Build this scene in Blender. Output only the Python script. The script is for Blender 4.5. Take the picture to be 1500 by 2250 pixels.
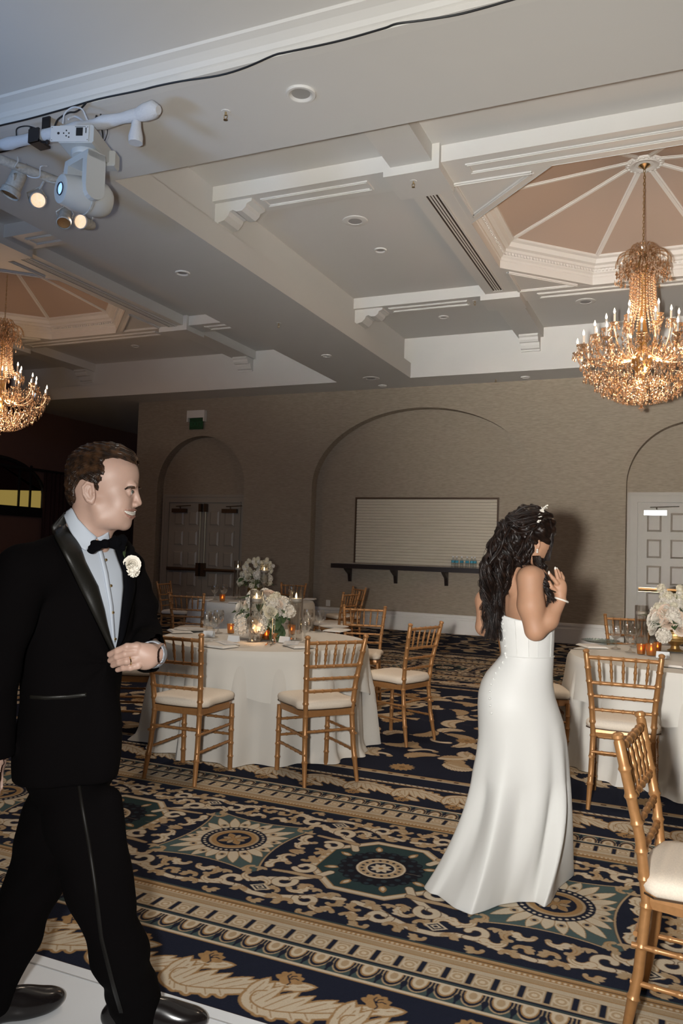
import bpy, bmesh, math, random
import numpy as np
from mathutils import Vector, Matrix
R = math.radians
PI = math.pi
for _o in list(bpy.data.objects):
    bpy.data.objects.remove(_o)
SC = bpy.context.scene
COL = SC.collection

# ---------------------------------------------------------------- camera
F_PX, PITCH, ROLL, YAW, CAM_H = 1744.07, 2.84, 1.8, 23.55, 1.46
def _basis():
    p, r, y = R(PITCH), R(ROLL), R(YAW)
    fwd = Vector((-math.sin(y)*math.cos(p), math.cos(y)*math.cos(p), math.sin(p)))
    r0 = Vector((math.cos(y), math.sin(y), 0)); u0 = r0.cross(fwd)
    return fwd, r0*math.cos(r)+u0*math.sin(r), -r0*math.sin(r)+u0*math.cos(r)
CF, CR, CU = _basis()
CAMP = Vector((0, 0, CAM_H))
cam_d = bpy.data.cameras.new('camera'); cam = bpy.data.objects.new('camera', cam_d); COL.objects.link(cam)
cam_d.sensor_fit = 'VERTICAL'; cam_d.sensor_height = 36.0; cam_d.lens = 36.0*F_PX/2250.0
cam_d.clip_start = 0.05; cam_d.clip_end = 100
m = Matrix((CR, CU, -CF)).transposed().to_4x4(); m.translation = CAMP
cam.matrix_world = m
SC.camera = cam
def at(x, y, depth):
    """real point seen at photo pixel (x, y), `depth` metres along the camera axis"""
    return CAMP + (CF*F_PX + CR*(x-750) - CU*(y-1125))*(depth/F_PX)
def onz(x, y, z=0.0):
    d = CF*F_PX + CR*(x-750) - CU*(y-1125)
    return CAMP + d*((z-CAM_H)/d.z)
def ony(x, y, Y):
    d = CF*F_PX + CR*(x-750) - CU*(y-1125)
    return CAMP + d*(Y/d.y)

# ---------------------------------------------------------------- world, lights, exposure
W = bpy.data.worlds.new('world'); SC.world = W; W.use_nodes = True
W.node_tree.nodes['Background'].inputs[0].default_value = (1.0, .78, .66, 1)
W.node_tree.nodes['Background'].inputs[1].default_value = 0.022
SC.view_settings.view_transform = 'Standard'; SC.view_settings.look = 'None'
SC.view_settings.gamma = 1.0; SC.view_settings.use_curve_mapping = False
SC.view_settings.exposure = 0.0
SC.cycles.max_bounces = 6; SC.cycles.diffuse_bounces = 3; SC.cycles.glossy_bounces = 3
SC.cycles.transparent_max_bounces = 24; SC.cycles.transmission_bounces = 4
SC.cycles.caustics_reflective = False; SC.cycles.caustics_refractive = False
SC.cycles.sample_clamp_indirect = 3.0
SC.cycles.use_denoising = True

def lamp(name, kind, loc, energy, color=(1, 1, 1), target=None, size=.05, spot=None, blend=1.0, falloff=None, smooth=0.0):
    d = bpy.data.lights.new(name, kind); o = bpy.data.objects.new(name, d); COL.objects.link(o)
    o.location = loc; d.energy = energy; d.color = color
    if kind in ('POINT', 'SPOT'): d.shadow_soft_size = size
    if kind == 'AREA': d.size = size
    if kind == 'SPOT': d.spot_size = R(spot); d.spot_blend = blend
    if target is not None:
        o.rotation_euler = (Vector(target)-Vector(loc)).to_track_quat('-Z', 'Y').to_euler()
    if falloff:
        d.use_nodes = True; nt = d.node_tree; em = nt.nodes['Emission']
        lf = nt.nodes.new('ShaderNodeLightFalloff'); lf.inputs['Strength'].default_value = 1.0
        lf.inputs['Smooth'].default_value = smooth
        nt.links.new(lf.outputs[falloff], em.inputs['Strength'])
    return o
FLASH = CAMP + CR*(-.18) + CU*.03 + CF*.02
lamp('camera_flash', 'SPOT', FLASH, 620, (1.0, .985, .95), at(1180, 1450, 6), size=.05, spot=106, blend=1.0, falloff='Quadratic', smooth=6.0)
lamp('flash_reach_fill', 'SPOT', FLASH, 14.5, (1.0, .975, .93), at(1540, 1280, 10), size=.05, spot=54, blend=1.0, falloff='Constant')  # extra lamp at the flash, added to brighten the far right wall
lamp('flash_ceiling_fill', 'SPOT', FLASH, 25, (1.0, 1.0, .97), at(1180, -400, 6), size=.05, spot=84, blend=1.0, falloff='Constant')  # another lamp added at the flash to lift the ceiling
lamp('stage_wash', 'SPOT', (-4.4, 1.0, 2.4), 230, (.34, .58, 1.0), (-5.8, 5.8, 4.6), size=.3, spot=112, blend=1.0)
for _x, _y, _e in ((-3.2, 7.2, 75), (-2.5, 4.75, 100), (-1.4, 8.4, 50), (.6, 4.75, 75)):      # added fill from above; the built downlights are off
    lamp('overhead_fill', 'SPOT', (_x, _y, 4.58), _e, (1.0, .80, .60), (_x, _y, 0), size=.08, spot=120, blend=1.0)

# ---------------------------------------------------------------- materials
def mat(name, color, rough=.6, metal=0.0, spec=.5, bump=0.0, bscale=200.0, var=0.0, vscale=4.0, emit=None, estr=0.0, sheen=0.0, bstretch=None):
    m = bpy.data.materials.new(name); m.use_nodes = True; nt = m.node_tree
    b = nt.nodes['Principled BSDF']; c = tuple(color)+(1,)
    b.inputs['Base Color'].default_value = c
    b.inputs['Roughness'].default_value = rough; b.inputs['Metallic'].default_value = metal
    b.inputs['Specular IOR Level'].default_value = spec
    if sheen:
        b.inputs['Sheen Weight'].default_value = sheen
    if emit:
        b.inputs['Emission Color'].default_value = tuple(emit)+(1,); b.inputs['Emission Strength'].default_value = estr
    co = nt.nodes.new('ShaderNodeTexCoord')
    def src(scale, stretch=None):
        n = nt.nodes.new('ShaderNodeTexNoise'); n.inputs['Scale'].default_value = scale; n.inputs['Detail'].default_value = 3
        if stretch:
            mp = nt.nodes.new('ShaderNodeMapping'); mp.inputs['Scale'].default_value = stretch
            nt.links.new(co.outputs['Object'], mp.inputs[0]); nt.links.new(mp.outputs[0], n.inputs['Vector'])
        else:
            nt.links.new(co.outputs['Object'], n.inputs['Vector'])
        return n
    if var:
        n = src(vscale, bstretch); mx = nt.nodes.new('ShaderNodeMix'); mx.data_type = 'RGBA'; mx.blend_type = 'MULTIPLY'
        mr = nt.nodes.new('ShaderNodeMapRange'); mr.inputs[3].default_value = 1-var; mr.inputs[4].default_value = 1+var
        mr.inputs[1].default_value = .3; mr.inputs[2].default_value = .7
        nt.links.new(n.outputs[0], mr.inputs[0])
        mx.inputs[0].default_value = 1; mx.inputs[6].default_value = c
        nt.links.new(mr.outputs[0], mx.inputs[7]); nt.links.new(mx.outputs[2], b.inputs['Base Color'])
    if bump:
        n = src(bscale, bstretch); bp = nt.nodes.new('ShaderNodeBump'); bp.inputs['Strength'].default_value = bump; bp.inputs['Distance'].default_value = .01
        nt.links.new(n.outputs[0], bp.inputs['Height']); nt.links.new(bp.outputs[0], b.inputs['Normal'])
    return m
def glassy(name, tint=(1, 1, 1), gloss=.12, rough=.02, edge=.45, gcol=(1, 1, 1)):
    m = bpy.data.materials.new(name); m.use_nodes = True; nt = m.node_tree; nt.nodes.clear()
    out = nt.nodes.new('ShaderNodeOutputMaterial'); mx = nt.nodes.new('ShaderNodeMixShader')
    tr = nt.nodes.new('ShaderNodeBsdfTransparent'); tr.inputs[0].default_value = tuple(tint)+(1,)
    gl = nt.nodes.new('ShaderNodeBsdfGlossy'); gl.inputs['Roughness'].default_value = rough; gl.inputs['Color'].default_value = tuple(gcol)+(1,)
    lw = nt.nodes.new('ShaderNodeLayerWeight'); lw.inputs[0].default_value = .5
    mr = nt.nodes.new('ShaderNodeMapRange'); mr.inputs[3].default_value = gloss; mr.inputs[4].default_value = gloss+edge
    nt.links.new(lw.outputs['Facing'], mr.inputs[0]); nt.links.new(mr.outputs[0], mx.inputs[0])
    nt.links.new(tr.outputs[0], mx.inputs[1]); nt.links.new(gl.outputs[0], mx.inputs[2]); nt.links.new(mx.outputs[0], out.inputs[0])
    return m
M = {}
M['ceiling'] = mat('ceiling_paint', (.75, .72, .675), .75, bump=.03, bscale=300)
M['white_trim'] = mat('trim_paint', (.78, .75, .70), .55)
M['dome'] = mat('dome_paint', (.52, .40, .32), .8)
M['door'] = mat('door_paint', (.34, .30, .25), .42)
M['gold_chair'] = mat('gold_chair_paint', (.43, .212, .080), .36, .35, .5, var=.06, vscale=60)
M['cushion'] = mat('ivory_cushion', (.84, .735, .61), .8, bump=.25, bscale=500, var=.06, vscale=180)
M['cloth'] = mat('white_linen', (.74, .715, .66), .85, bump=.15, bscale=900)
M['cloth2'] = mat('ivory_linen', (.70, .67, .615), .85, bump=.15, bscale=900)
M['napkin'] = mat('napkin_cotton', (.78, .75, .70), .9)
M['paper'] = mat('card_paper', (.76, .78, .80), .8)
M['china'] = mat('white_china', (.78, .76, .72), .25)
M['steel'] = mat('flatware_steel', (.55, .52, .47), .22, 1.0)
M['glass'] = glassy('clear_glass', (.95, .945, .93), .10, .06, .50)
M['water'] = glassy('water', (.97, .97, .96), .03, .02, .12)
M['votive'] = glassy('mercury_gold', (.90, .48, .17), .48, .30, .3, (.95, .56, .24))
M['bowl_gold'] = mat('gold_bowl', (.48, .30, .11), .38, .8)
M['brass'] = mat('brass', (.68, .53, .31), .28, 1.0)
M['brass_dark'] = mat('dark_bronze', (.10, .06, .035), .4, .6)
M['wax'] = mat('white_wax', (.85, .78, .70), .5)
M['flame'] = mat('flame', (1, .8, .5), .5, emit=(1, .72, .38), estr=22)
M['bulb'] = mat('bulb_glow', (1, .8, .5), .5, emit=(1, .80, .55), estr=14)
M['petal_w'] = mat('white_petal', (.86, .80, .70), .7)
M['petal_p'] = mat('blush_petal', (.86, .68, .54), .7)
M['petal_c'] = mat('cream_petal', (.80, .74, .58), .7)
M['leaf'] = mat('green_leaf', (.045, .085, .03), .45, var=.3, vscale=20)
M['leaf2'] = mat('pale_green_leaf', (.16, .20, .07), .5, var=.3, vscale=20)
M['white_metal'] = mat('white_enamel', (.60, .61, .60), .4)
M['white_worn'] = mat('worn_white_enamel', (.50, .49, .46), .5, var=.2, vscale=40)
M['tape'] = mat('white_wrap', (.66, .67, .70), .75, bump=.4, bscale=60)
M['black'] = mat('black_rubber', (.012, .012, .013), .5)
M['black_metal'] = mat('black_metal', (.03, .025, .025), .4, .3)
M['dark_wood'] = mat('dark_wood', (.018, .010, .008), .4)
M['lens_blue'] = mat('blue_lens', (.2, .4, .9), .2, emit=(.35, .6, 1.0), estr=1.2)
M['gold_votive'] = mat('mercury_gold_opaque', (.60, .32, .13), .32, .8, bump=.4, bscale=200)
M['lamp_warm'] = mat('lamp_lens', (.5, .4, .3), .3, emit=(1, .66, .42), estr=.95, var=.4, vscale=60)
M['vent_dark'] = mat('vent_dark', (.05, .035, .025), .7)
M['curtain'] = mat('plum_curtain', (.035, .012, .014), .9)
M['crystal'] = glassy('crystal', (1.0, .92, .82), .36, .16, .5, (1.0, .90, .80))

# ---------------------------------------------------------------- mesh helpers
class MB:
    def __init__(s): s.v = []; s.f = []; s.mi = []
    def add(s, vs, fs, mi=0):
        k = len(s.v); s.v += [tuple(v) for v in vs]; s.f += [tuple(i+k for i in f) for f in fs]; s.mi += [mi]*len(fs); return s
    def box(s, lo, hi, mi=0):
        x0, y0, z0 = lo; x1, y1, z1 = hi
        return s.add([(x0,y0,z0),(x1,y0,z0),(x1,y1,z0),(x0,y1,z0),(x0,y0,z1),(x1,y0,z1),(x1,y1,z1),(x0,y1,z1)],
                     [(0,3,2,1),(4,5,6,7),(0,1,5,4),(1,2,6,5),(2,3,7,6),(3,0,4,7)], mi)
    def obox(s, c, ax, ay, az, mi=0):
        c = Vector(c); ax, ay, az = Vector(ax), Vector(ay), Vector(az)
        vs = [c+ax*i+ay*j+az*k for k in (-1, 1) for (i, j) in ((-1,-1),(1,-1),(1,1),(-1,1))]
        return s.add(vs, [(0,3,2,1),(4,5,6,7),(0,1,5,4),(1,2,6,5),(2,3,7,6),(3,0,4,7)], mi)
    def tube(s, pts, rad, n=8, caps=True, mi=0, flat=1.0, up=None):
        pts = [Vector(p) for p in pts]
        if not hasattr(rad, '__len__'): rad = [rad]*len(pts)
        t0 = (pts[1]-pts[0]).normalized(); a = Vector(up) if up else (Vector((0,0,1)) if abs(t0.z) < .9 else Vector((1,0,0)))
        u = t0.cross(a).normalized(); vs = []; prev = t0
        for i, p in enumerate(pts):
            t = ((pts[min(i+1, len(pts)-1)]-pts[max(i-1, 0)])).normalized()
            if t.length < .5: t = prev
            u = (u - t*u.dot(t)); u = u.normalized() if u.length > 1e-6 else t.orthogonal().normalized()
            w = t.cross(u); prev = t
            for k in range(n):
                q = 2*PI*k/n; vs.append(p+(u*math.cos(q)+w*math.sin(q)*flat)*rad[i])
        fs = [(i*n+k, i*n+(k+1) % n, (i+1)*n+(k+1) % n, (i+1)*n+k) for i in range(len(pts)-1) for k in range(n)]
        if caps: fs += [tuple(range(n-1, -1, -1)), tuple((len(pts)-1)*n+k for k in range(n))]
        return s.add(vs, fs, mi)
    def lathe(s, prof, c=(0,0,0), n=16, mi=0, close=False):
        cx, cy, cz = c; vs = []
        for r, z in prof:
            for k in range(n):
                q = 2*PI*k/n; vs.append((cx+r*math.cos(q), cy+r*math.sin(q), cz+z))
        fs = [(i*n+k, i*n+(k+1) % n, (i+1)*n+(k+1) % n, (i+1)*n+k) for i in range(len(prof)-1) for k in range(n)]
        if close: fs += [tuple(range(n-1, -1, -1)), tuple((len(prof)-1)*n+k for k in range(n))]
        return s.add(vs, fs, mi)
    def prism(s, poly, axis, a, b, mi=0):
        """poly of 2-D points extruded from a to b along axis 0/1/2"""
        def P(u, w, t): return {0: (t, u, w), 1: (u, t, w), 2: (u, w, t)}[axis]
        n = len(poly); vs = [P(u, w, a) for u, w in poly]+[P(u, w, b) for u, w in poly]
        fs = [(i, (i+1) % n, n+(i+1) % n, n+i) for i in range(n)]+[tuple(range(n-1, -1, -1)), tuple(range(n, 2*n))]
        return s.add(vs, fs, mi)
    def ball(s, c, r, n=8, m=6, mi=0):
        c = Vector(c); r = r if hasattr(r, '__len__') else (r, r, r)
        vs = [(c.x, c.y, c.z-r[2])]
        for i in range(1, m):
            ph = PI*i/m
            for k in range(n): q = 2*PI*k/n; vs.append((c.x+r[0]*math.sin(ph)*math.cos(q), c.y+r[1]*math.sin(ph)*math.sin(q), c.z-r[2]*math.cos(ph)))
        vs.append((c.x, c.y, c.z+r[2])); fs = [(0, 1+(k+1) % n, 1+k) for k in range(n)]
        for i in range(m-2):
            for k in range(n): a = 1+i*n; fs.append((a+k, a+(k+1) % n, a+n+(k+1) % n, a+n+k))
        L = len(vs)-1; a = 1+(m-2)*n; fs += [(a+k, a+(k+1) % n, L) for k in range(n)]
        return s.add(vs, fs, mi)
    def mesh(s, name, mats, smooth=False):
        me = bpy.data.meshes.new(name); me.from_pydata(s.v, [], s.f)
        for m_ in (mats if isinstance(mats, (list, tuple)) else [mats]): me.materials.append(m_)
        if any(s.mi): me.polygons.foreach_set('material_index', s.mi)
        bm = bmesh.new(); bm.from_mesh(me); bmesh.ops.recalc_face_normals(bm, faces=bm.faces); bm.to_mesh(me); bm.free()
        if smooth:
            me.polygons.foreach_set('use_smooth', [True]*len(me.polygons))
            if smooth != 'all':
                try: me.set_sharp_from_angle(angle=R(40))
                except Exception: pass
        me.update(); return me
    def obj(s, name, mats, parent=None, smooth=False):
        return link(name, s.mesh(name, mats, smooth), parent)
def link(name, me, parent=None):
    o = bpy.data.objects.new(name, me); COL.objects.link(o)
    if parent is not None: o.parent = parent
    return o
def tag(o, label=None, cat=None, group=None, kind=None):
    if label: o['label'] = label
    if cat: o['category'] = cat
    if group: o['group'] = group
    if kind: o['kind'] = kind
    return o
def thing(name, label, cat, loc=(0,0,0), rz=0.0, group=None):
    o = bpy.data.objects.new(name, None); COL.objects.link(o); o.empty_display_size = .05
    o.location = loc; o.rotation_euler = (0, 0, rz); return tag(o, label, cat, group)
def struct(name, mb, m_, parent=None, smooth=False):
    o = mb.obj(name, m_, parent, smooth)
    if parent is None: o['kind'] = 'structure'
    return o
def copy_tree(o, parent=None):
    c = o.copy(); COL.objects.link(c); c.parent = parent
    for ch in list(o.children): copy_tree(ch, c)
    return c
rnd = random.Random(7)
def bez(p0, p1, p2, p3, n):
    p0, p1, p2, p3 = map(Vector, (p0, p1, p2, p3)); out = []
    for i in range(n+1):
        t = i/n; out.append(p0*(1-t)**3+p1*3*t*(1-t)**2+p2*3*t*t*(1-t)+p3*t**3)
    return out
def catmull(pts, n=6):
    P = [Vector(p) for p in pts]; P = [P[0]*2-P[1]]+P+[P[-1]*2-P[-2]]; out = []
    for i in range(1, len(P)-2):
        a, b, c, d = P[i-1:i+3]
        for k in range(n):
            t = k/n; out.append(.5*((2*b)+(c-a)*t+(2*a-5*b+4*c-d)*t*t+(3*b-a-3*c+d)*t**3))
    out.append(P[-2]); return out
# ================================================================ carpet
def paint_carpet():
    PX = .002; PXX = 1.576; HY = 3.265
    nx = int(round(PXX/PX)); ny = int(round(HY/PX))
    NAVY = np.array([.010, .013, .028]); NAVY2 = np.array([.020, .034, .045]); TAN = np.array([.40, .29, .175]); CREAM = np.array([.56, .47, .35])
    OCH = np.array([.33, .195, .085]); GRN = np.array([.055, .085, .085]); DG = np.array([.022, .045, .048]); BLK = np.array([.008, .008, .014]); BRN = np.array([.10, .055, .03])
    X = (np.arange(nx)+.5)*PX; Y = (np.arange(ny)+.5)*PX
    img = np.zeros((ny, nx, 3)); img[:] = NAVY
    def win(x0, x1, y0, y1):
        i0 = max(0, int(x0/PX)); i1 = min(nx, int(x1/PX)+2); j0 = max(0, int(y0/PX)); j1 = min(ny, int(y1/PX)+2)
        return i0, i1, j0, j1
    def disc(cx, cy, r, col, ry=None, wrap=False):
        for dx in ((-PXX, 0, PXX) if wrap else (0,)):
            i0, i1, j0, j1 = win(cx+dx-r, cx+dx+r, cy-(ry or r), cy+(ry or r))
            if i1 <= i0 or j1 <= j0: continue
            d = ((X[None, i0:i1]-cx-dx)/r)**2+((Y[j0:j1, None]-cy)/(ry or r))**2
            img[j0:j1, i0:i1][d < 1] = col
    def capsule(a, b, ra, rb, col, wrap=True):
        for dx in ((-PXX, 0, PXX) if wrap else (0,)):
            ax, ay, bx, by = a[0]+dx, a[1], b[0]+dx, b[1]; rm = max(ra, rb)
            i0, i1, j0, j1 = win(min(ax, bx)-rm, max(ax, bx)+rm, min(ay, by)-rm, max(ay, by)+rm)
            if i1 <= i0 or j1 <= j0: continue
            xx = X[None, i0:i1]-ax; yy = Y[j0:j1, None]-ay; vx, vy = bx-ax, by-ay; L = vx*vx+vy*vy+1e-12
            t = np.clip((xx*vx+yy*vy)/L, 0, 1); d = np.hypot(xx-t*vx, yy-t*vy)-(ra+(rb-ra)*t)
            img[j0:j1, i0:i1][d < 0] = col
    def stroke(pts, w, col, edge=None, ew=.004, wrap=True):
        n = len(pts); ws = [w(i/(n-1)) if callable(w) else w for i in range(n)]
        if edge is not None:
            for i in range(n-1): capsule(pts[i], pts[i+1], ws[i]+ew, ws[i+1]+ew, edge, wrap)
        for i in range(n-1): capsule(pts[i], pts[i+1], ws[i], ws[i+1], col, wrap)
    def spiral(cx, cy, r0, r1, a0, a1, n=26):
        return [(cx+(r0+(r1-r0)*k/n)*math.cos(a0+(a1-a0)*k/n), cy+(r0+(r1-r0)*k/n)*math.sin(a0+(a1-a0)*k/n)) for k in range(n+1)]
    def petal(cx, cy, ang, r0, r1, w, col, edge=None, wrap=False):
        p = [(cx+(r0+(r1-r0)*t)*math.cos(ang), cy+(r0+(r1-r0)*t)*math.sin(ang)) for t in [k/8 for k in range(9)]]
        stroke(p, lambda t: w*math.sin(PI*min(.98, .12+.86*t))+.001, col, edge, .003, wrap)
    # ---- medallion field, v measured from the row's centre line
    HX = PXX/2
    yy = Y[:, None]+0*X[None]; xx = np.abs(((X[None]+HX) % PXX)-HX)+0*Y[:, None]      # mirrored about medallion 1
    field = yy < .585
    # blue-green ground around medallion 1 with concave sides
    r1 = np.hypot(xx, yy); th = np.arctan2(yy, xx+1e-9)
    star = np.minimum(np.hypot(xx-1.0, yy)-.765, np.hypot(xx, yy-1.0)-.735)
    reg = field & (r1 < .42)
    img[reg & (star > -.011)] = TAN; img[reg & (star > -.003)] = BRN; img[reg & (star > 0)] = GRN*1.15
    def sr_(a):
        for k in range(60):
            rr_ = .2+.004*k
            if min(math.hypot(abs(rr_*math.cos(a))-1.0, rr_*math.sin(a))-.765, math.hypot(rr_*math.cos(a), abs(rr_*math.sin(a))-1.0)-.735) < 0: return rr_
        return .36
    def m1(f):          # draw through both mirrors: medallion 1 lies at x=0 (and its wrap)
        for sx in (1, -1): f(sx)
    for k in range(24):
        a = 2*PI*k/24; petal(0, 0, a, .15, min(.315, sr_(a)-.004)*(1.0 if k % 2 else .95), .024, CREAM, OCH, True)
        petal(PXX, 0, a, .15, min(.315, sr_(a)-.004)*(1.0 if k % 2 else .95), .024, CREAM, OCH, True)
    for k in range(12):
        a = 2*PI*(k+.5)/12
        for ox in (0, PXX):
            disc(ox+.205*math.cos(a), .205*math.sin(a), .019, TAN, wrap=False); disc(ox+.205*math.cos(a), .205*math.sin(a), .009, NAVY)
    for ox in (0, PXX):
        disc(ox, 0, .165, NAVY)
        for k in range(34): a = 2*PI*k/34; disc(ox+.147*math.cos(a), .147*math.sin(a), .0075, CREAM)
        disc(ox, 0, .125, TAN); disc(ox, 0, .113, OCH); disc(ox, 0, .088, NAVY)
        for k in range(4):
            a = PI/4+k*PI/2; petal(ox, 0, a, .012, .075, .016, OCH, TAN); a2 = k*PI/2; petal(ox, 0, a2, .02, .06, .012, TAN, NAVY)
        disc(ox, 0, .018, OCH)
    # medallion 2
    ox = HX; u = np.abs(X[None]-ox)+0*yy
    octd = np.maximum(np.maximum(u, yy), (u+yy)*.705)
    img[field & (octd < .315)] = TAN; img[field & (octd < .305)] = CREAM; img[field & (octd < .282)] = OCH; img[field & (octd < .276)] = DG
    for k in range(8): a = 2*PI*(k+.5)/8; petal(ox, 0, a, .2, .262, .016, OCH, None); petal(ox, 0, a, .21, .245, .008, CREAM, None)
    for k in range(20): a = 2*PI*k/20; disc(ox+.17*math.cos(a), .17*math.sin(a), .032, BLK); disc(ox+.185*math.cos(a), .185*math.sin(a), .012, NAVY2)
    disc(ox, 0, .175, BLK)
    for k in range(14): a = 2*PI*(k+.5)/14; disc(ox+.145*math.cos(a), .145*math.sin(a), .014, NAVY2)
    disc(ox, 0, .115, CREAM); disc(ox, 0, .105, TAN)
    for k in range(16): a = 2*PI*k/16; disc(ox+.088*math.cos(a), .088*math.sin(a), .008, NAVY)
    disc(ox, 0, .07, CREAM); disc(ox, 0, .062, NAVY)
    for k in range(8): petal(ox, 0, 2*PI*k/8, .01, .05, .011, CREAM, None)
    disc(ox, 0, .012, OCH)
    # straps, scrolls and acanthus between, drawn for the four mirrored quarters
    def q(p, s): return [(HX+s*(x-HX), y) for x, y in p]
    for s in (1, -1):
        # diagonal strap from the octagon corner out to the scroll and back
        stroke(q([(.39, .335), (.47, .30), (.56, .225), (.60, .15)], s), .017, CREAM, BRN)
        stroke(q(spiral(.455, .335, .052, .028, -.6, 4.6), s), .016, CREAM, BRN)
        stroke(q(spiral(.475, .155, .050, .026, 2.6, -2.9), s), .015, CREAM, BRN)
        stroke(q([(.36, .245), (.44, .235), (.52, .235), (.575, .225)], s), lambda t: .010+.006*t, TAN, BRN)
        stroke(q([(.30, .465), (.38, .50), (.47, .50), (.58, .45), (.66, .40), (.76, .385)], s), .016, CREAM, BRN)
        stroke(q(spiral(.625, .455, .05, .024, 3.2, -2.4), s), .014, CREAM, BRN)
        stroke(q([(.0, .525), (.12, .505), (.22, .47), (.30, .465)], s), .014, CREAM, BRN)
        stroke(q(spiral(.245, .415, .055, .026, 1.2, 6.2), s), .015, CREAM, BRN)
        # acanthus hooks
        for (cx, cy, r, a0, a1, w) in ((.36, .17, .06, 2.4, 5.4, .017), (.30, .335, .055, .3, 3.4, .017), (.375, .40, .05, 3.6, 6.6, .016),
                                       (.53, .375, .045, -.4, 2.6, .015), (.15, .44, .05, .4, 3.2, .016), (.10, .395, .045, -1.2, 1.4, .013),
                                       (.69, .48, .045, .2, 3.2, .015), (.56, .52, .04, 2.8, 5.9, .013), (.73, .43, .035, -.6, 2.2, .012), (.355, .075, .045, 1.8, 4.9, .014), (.34, -.02, .04, .2, 2.9, .012),
                                       (.46, .445, .035, 3.4, 6.1, .012), (.06, .47, .035, 3.1, 6.0, .012), (.20, .54, .03, .1, 3.0, .010), (.42, .545, .028, .1, 3.0, .010),
                                       (.05, .345, .045, .2, 2.9, .014), (.10, .53, .035, 3.3, 6.1, .012), (.335, .50, .03, 3.2, 6.0, .011), (.50, .50, .03, 3.2, 6.2, .012), (.66, .555, .035, .1, 3.1, .013), (.75, .52, .035, 3.0, 5.8, .013),
                                       (.26, .27, .035, 1.6, 4.4, .012), (.69, .40, .03, 3.2, 5.9, .012), (.58, .34, .028, 2.6, 5.4, .011), (.36, -.09, .03, 2.2, 4.8, .011), (.43, .06, .035, -1.0, 1.8, .013), (.50, .04, .03, 2.0, 4.6, .012)):
            stroke(q(spiral(cx, cy, r, r*.55, a0, a1, 14), s), lambda t, w=w: w*1.15*(1-.55*t), CREAM if w > .013 else TAN, OCH, .004)
            stroke(q(spiral(cx, cy, r*.97, r*.55, a0+.1*(a1-a0), a1, 14), s), lambda t, w=w: w*.30*(1-.55*t), TAN if w > .013 else OCH, None)
            for jj in range(3): aq = a0+(a1-a0)*(.08+.17*jj); px0, py0 = q([(cx+r*.95*math.cos(aq), cy+r*.95*math.sin(aq))], s)[0]; od = aq-.9*(1 if a1 > a0 else -1); od = od if s > 0 else PI-od; petal(px0, py0, od, 0, .030, .008, CREAM if w > .013 else TAN, None, True)
            bx = cx+r*.55*math.cos(a1); by = cy+r*.55*math.sin(a1)
            disc(*q([(bx, by)], s)[0], w*.95, TAN, wrap=True)
        for (cx, cy) in ((.30, .245), (.175, .345), (.62, .34), (.71, .345)):
            for k in range(3): petal(*q([(cx, cy)], s)[0], .5+k*1.1 if s > 0 else PI-.5-k*1.1, .0, .036, .010, TAN, None, True)
        p0 = q([(.394, .437)], s)[0]
        for rr, cc in ((.040, CREAM), (.029, NAVY), (.019, CREAM), (.010, NAVY)):
            for dx in (0,):
                i0, i1, j0, j1 = win(p0[0]-rr*1.4, p0[0]+rr*1.4, p0[1]-rr, p0[1]+rr)
                dd = np.abs(X[None, i0:i1]-p0[0])/1.25+np.abs(Y[j0:j1, None]-p0[1]); img[j0:j1, i0:i1][dd < rr] = cc
    # ---- bands from the field edge outwards
    s_ = yy-.585; xf = X[None]+0*yy
    def band(a, b, col): img[(s_ >= a) & (s_ < b)] = col
    band(0, 3, NAVY)
    band(.004, .012, GRN*.8); band(.014, .040, OCH*1.05); band(.018, .024, TAN); band(.036, .042, BRN); band(.042, .066, OCH); band(.066, .072, CREAM*.9); band(.072, .098, TAN*.9); band(.098, .104, OCH); band(.104, .128, CREAM*.82)
    pb = .0197; cx = ((xf % pb)-pb/2); img[(np.hypot(cx, s_-.054) < .0062)] = CREAM
    band(.128, .218, TAN*.95)
    pd = PXX/18; cx = np.abs((xf % pd)-pd/2)
    img[(s_ > .133) & (s_ < .212) & (cx < pd/2-.014)] = CREAM*.88; img[(s_ > .139) & (s_ < .207) & (cx < pd/2-.020)] = TAN*.92
    rr = np.hypot(cx, s_-.172); img[(rr < .026)] = CREAM; img[(rr < .019)] = TAN; img[(rr < .010)] = CREAM
    img[(s_ > .128) & (s_ < .205) & (cx > pd/2-.010)] = NAVY
    band(.218, .228, NAVY); band(.228, .236, GRN*.7); band(.236, .240, NAVY); band(.240, .249, CREAM)
    band(.249, .345, GRN*.9)
    pe = PXX/17; cx = np.abs((xf % pe)-pe/2); e = np.hypot(cx/.042, (s_-.262)/.076)
    es = (s_ > .249) & (s_ < .345)
    img[es & (e < 1)] = TAN; img[es & (e < .90)] = NAVY; img[es & (e < .72)] = OCH; img[es & (e < .60)] = CREAM; img[es & (np.hypot(cx/.014, (s_-.270)/.022) < 1)] = TAN
    cd = pe/2-cx; img[es & (cd < .004)] = NAVY; img[es & (cd < .013-(np.abs(s_-.30))*.3) & (s_ > .285) & (s_ < .325)] = NAVY
    band(.345, .360, CREAM); band(.360, .366, OCH)
    # ---- running acanthus band
    pl = PXX/5
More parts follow.
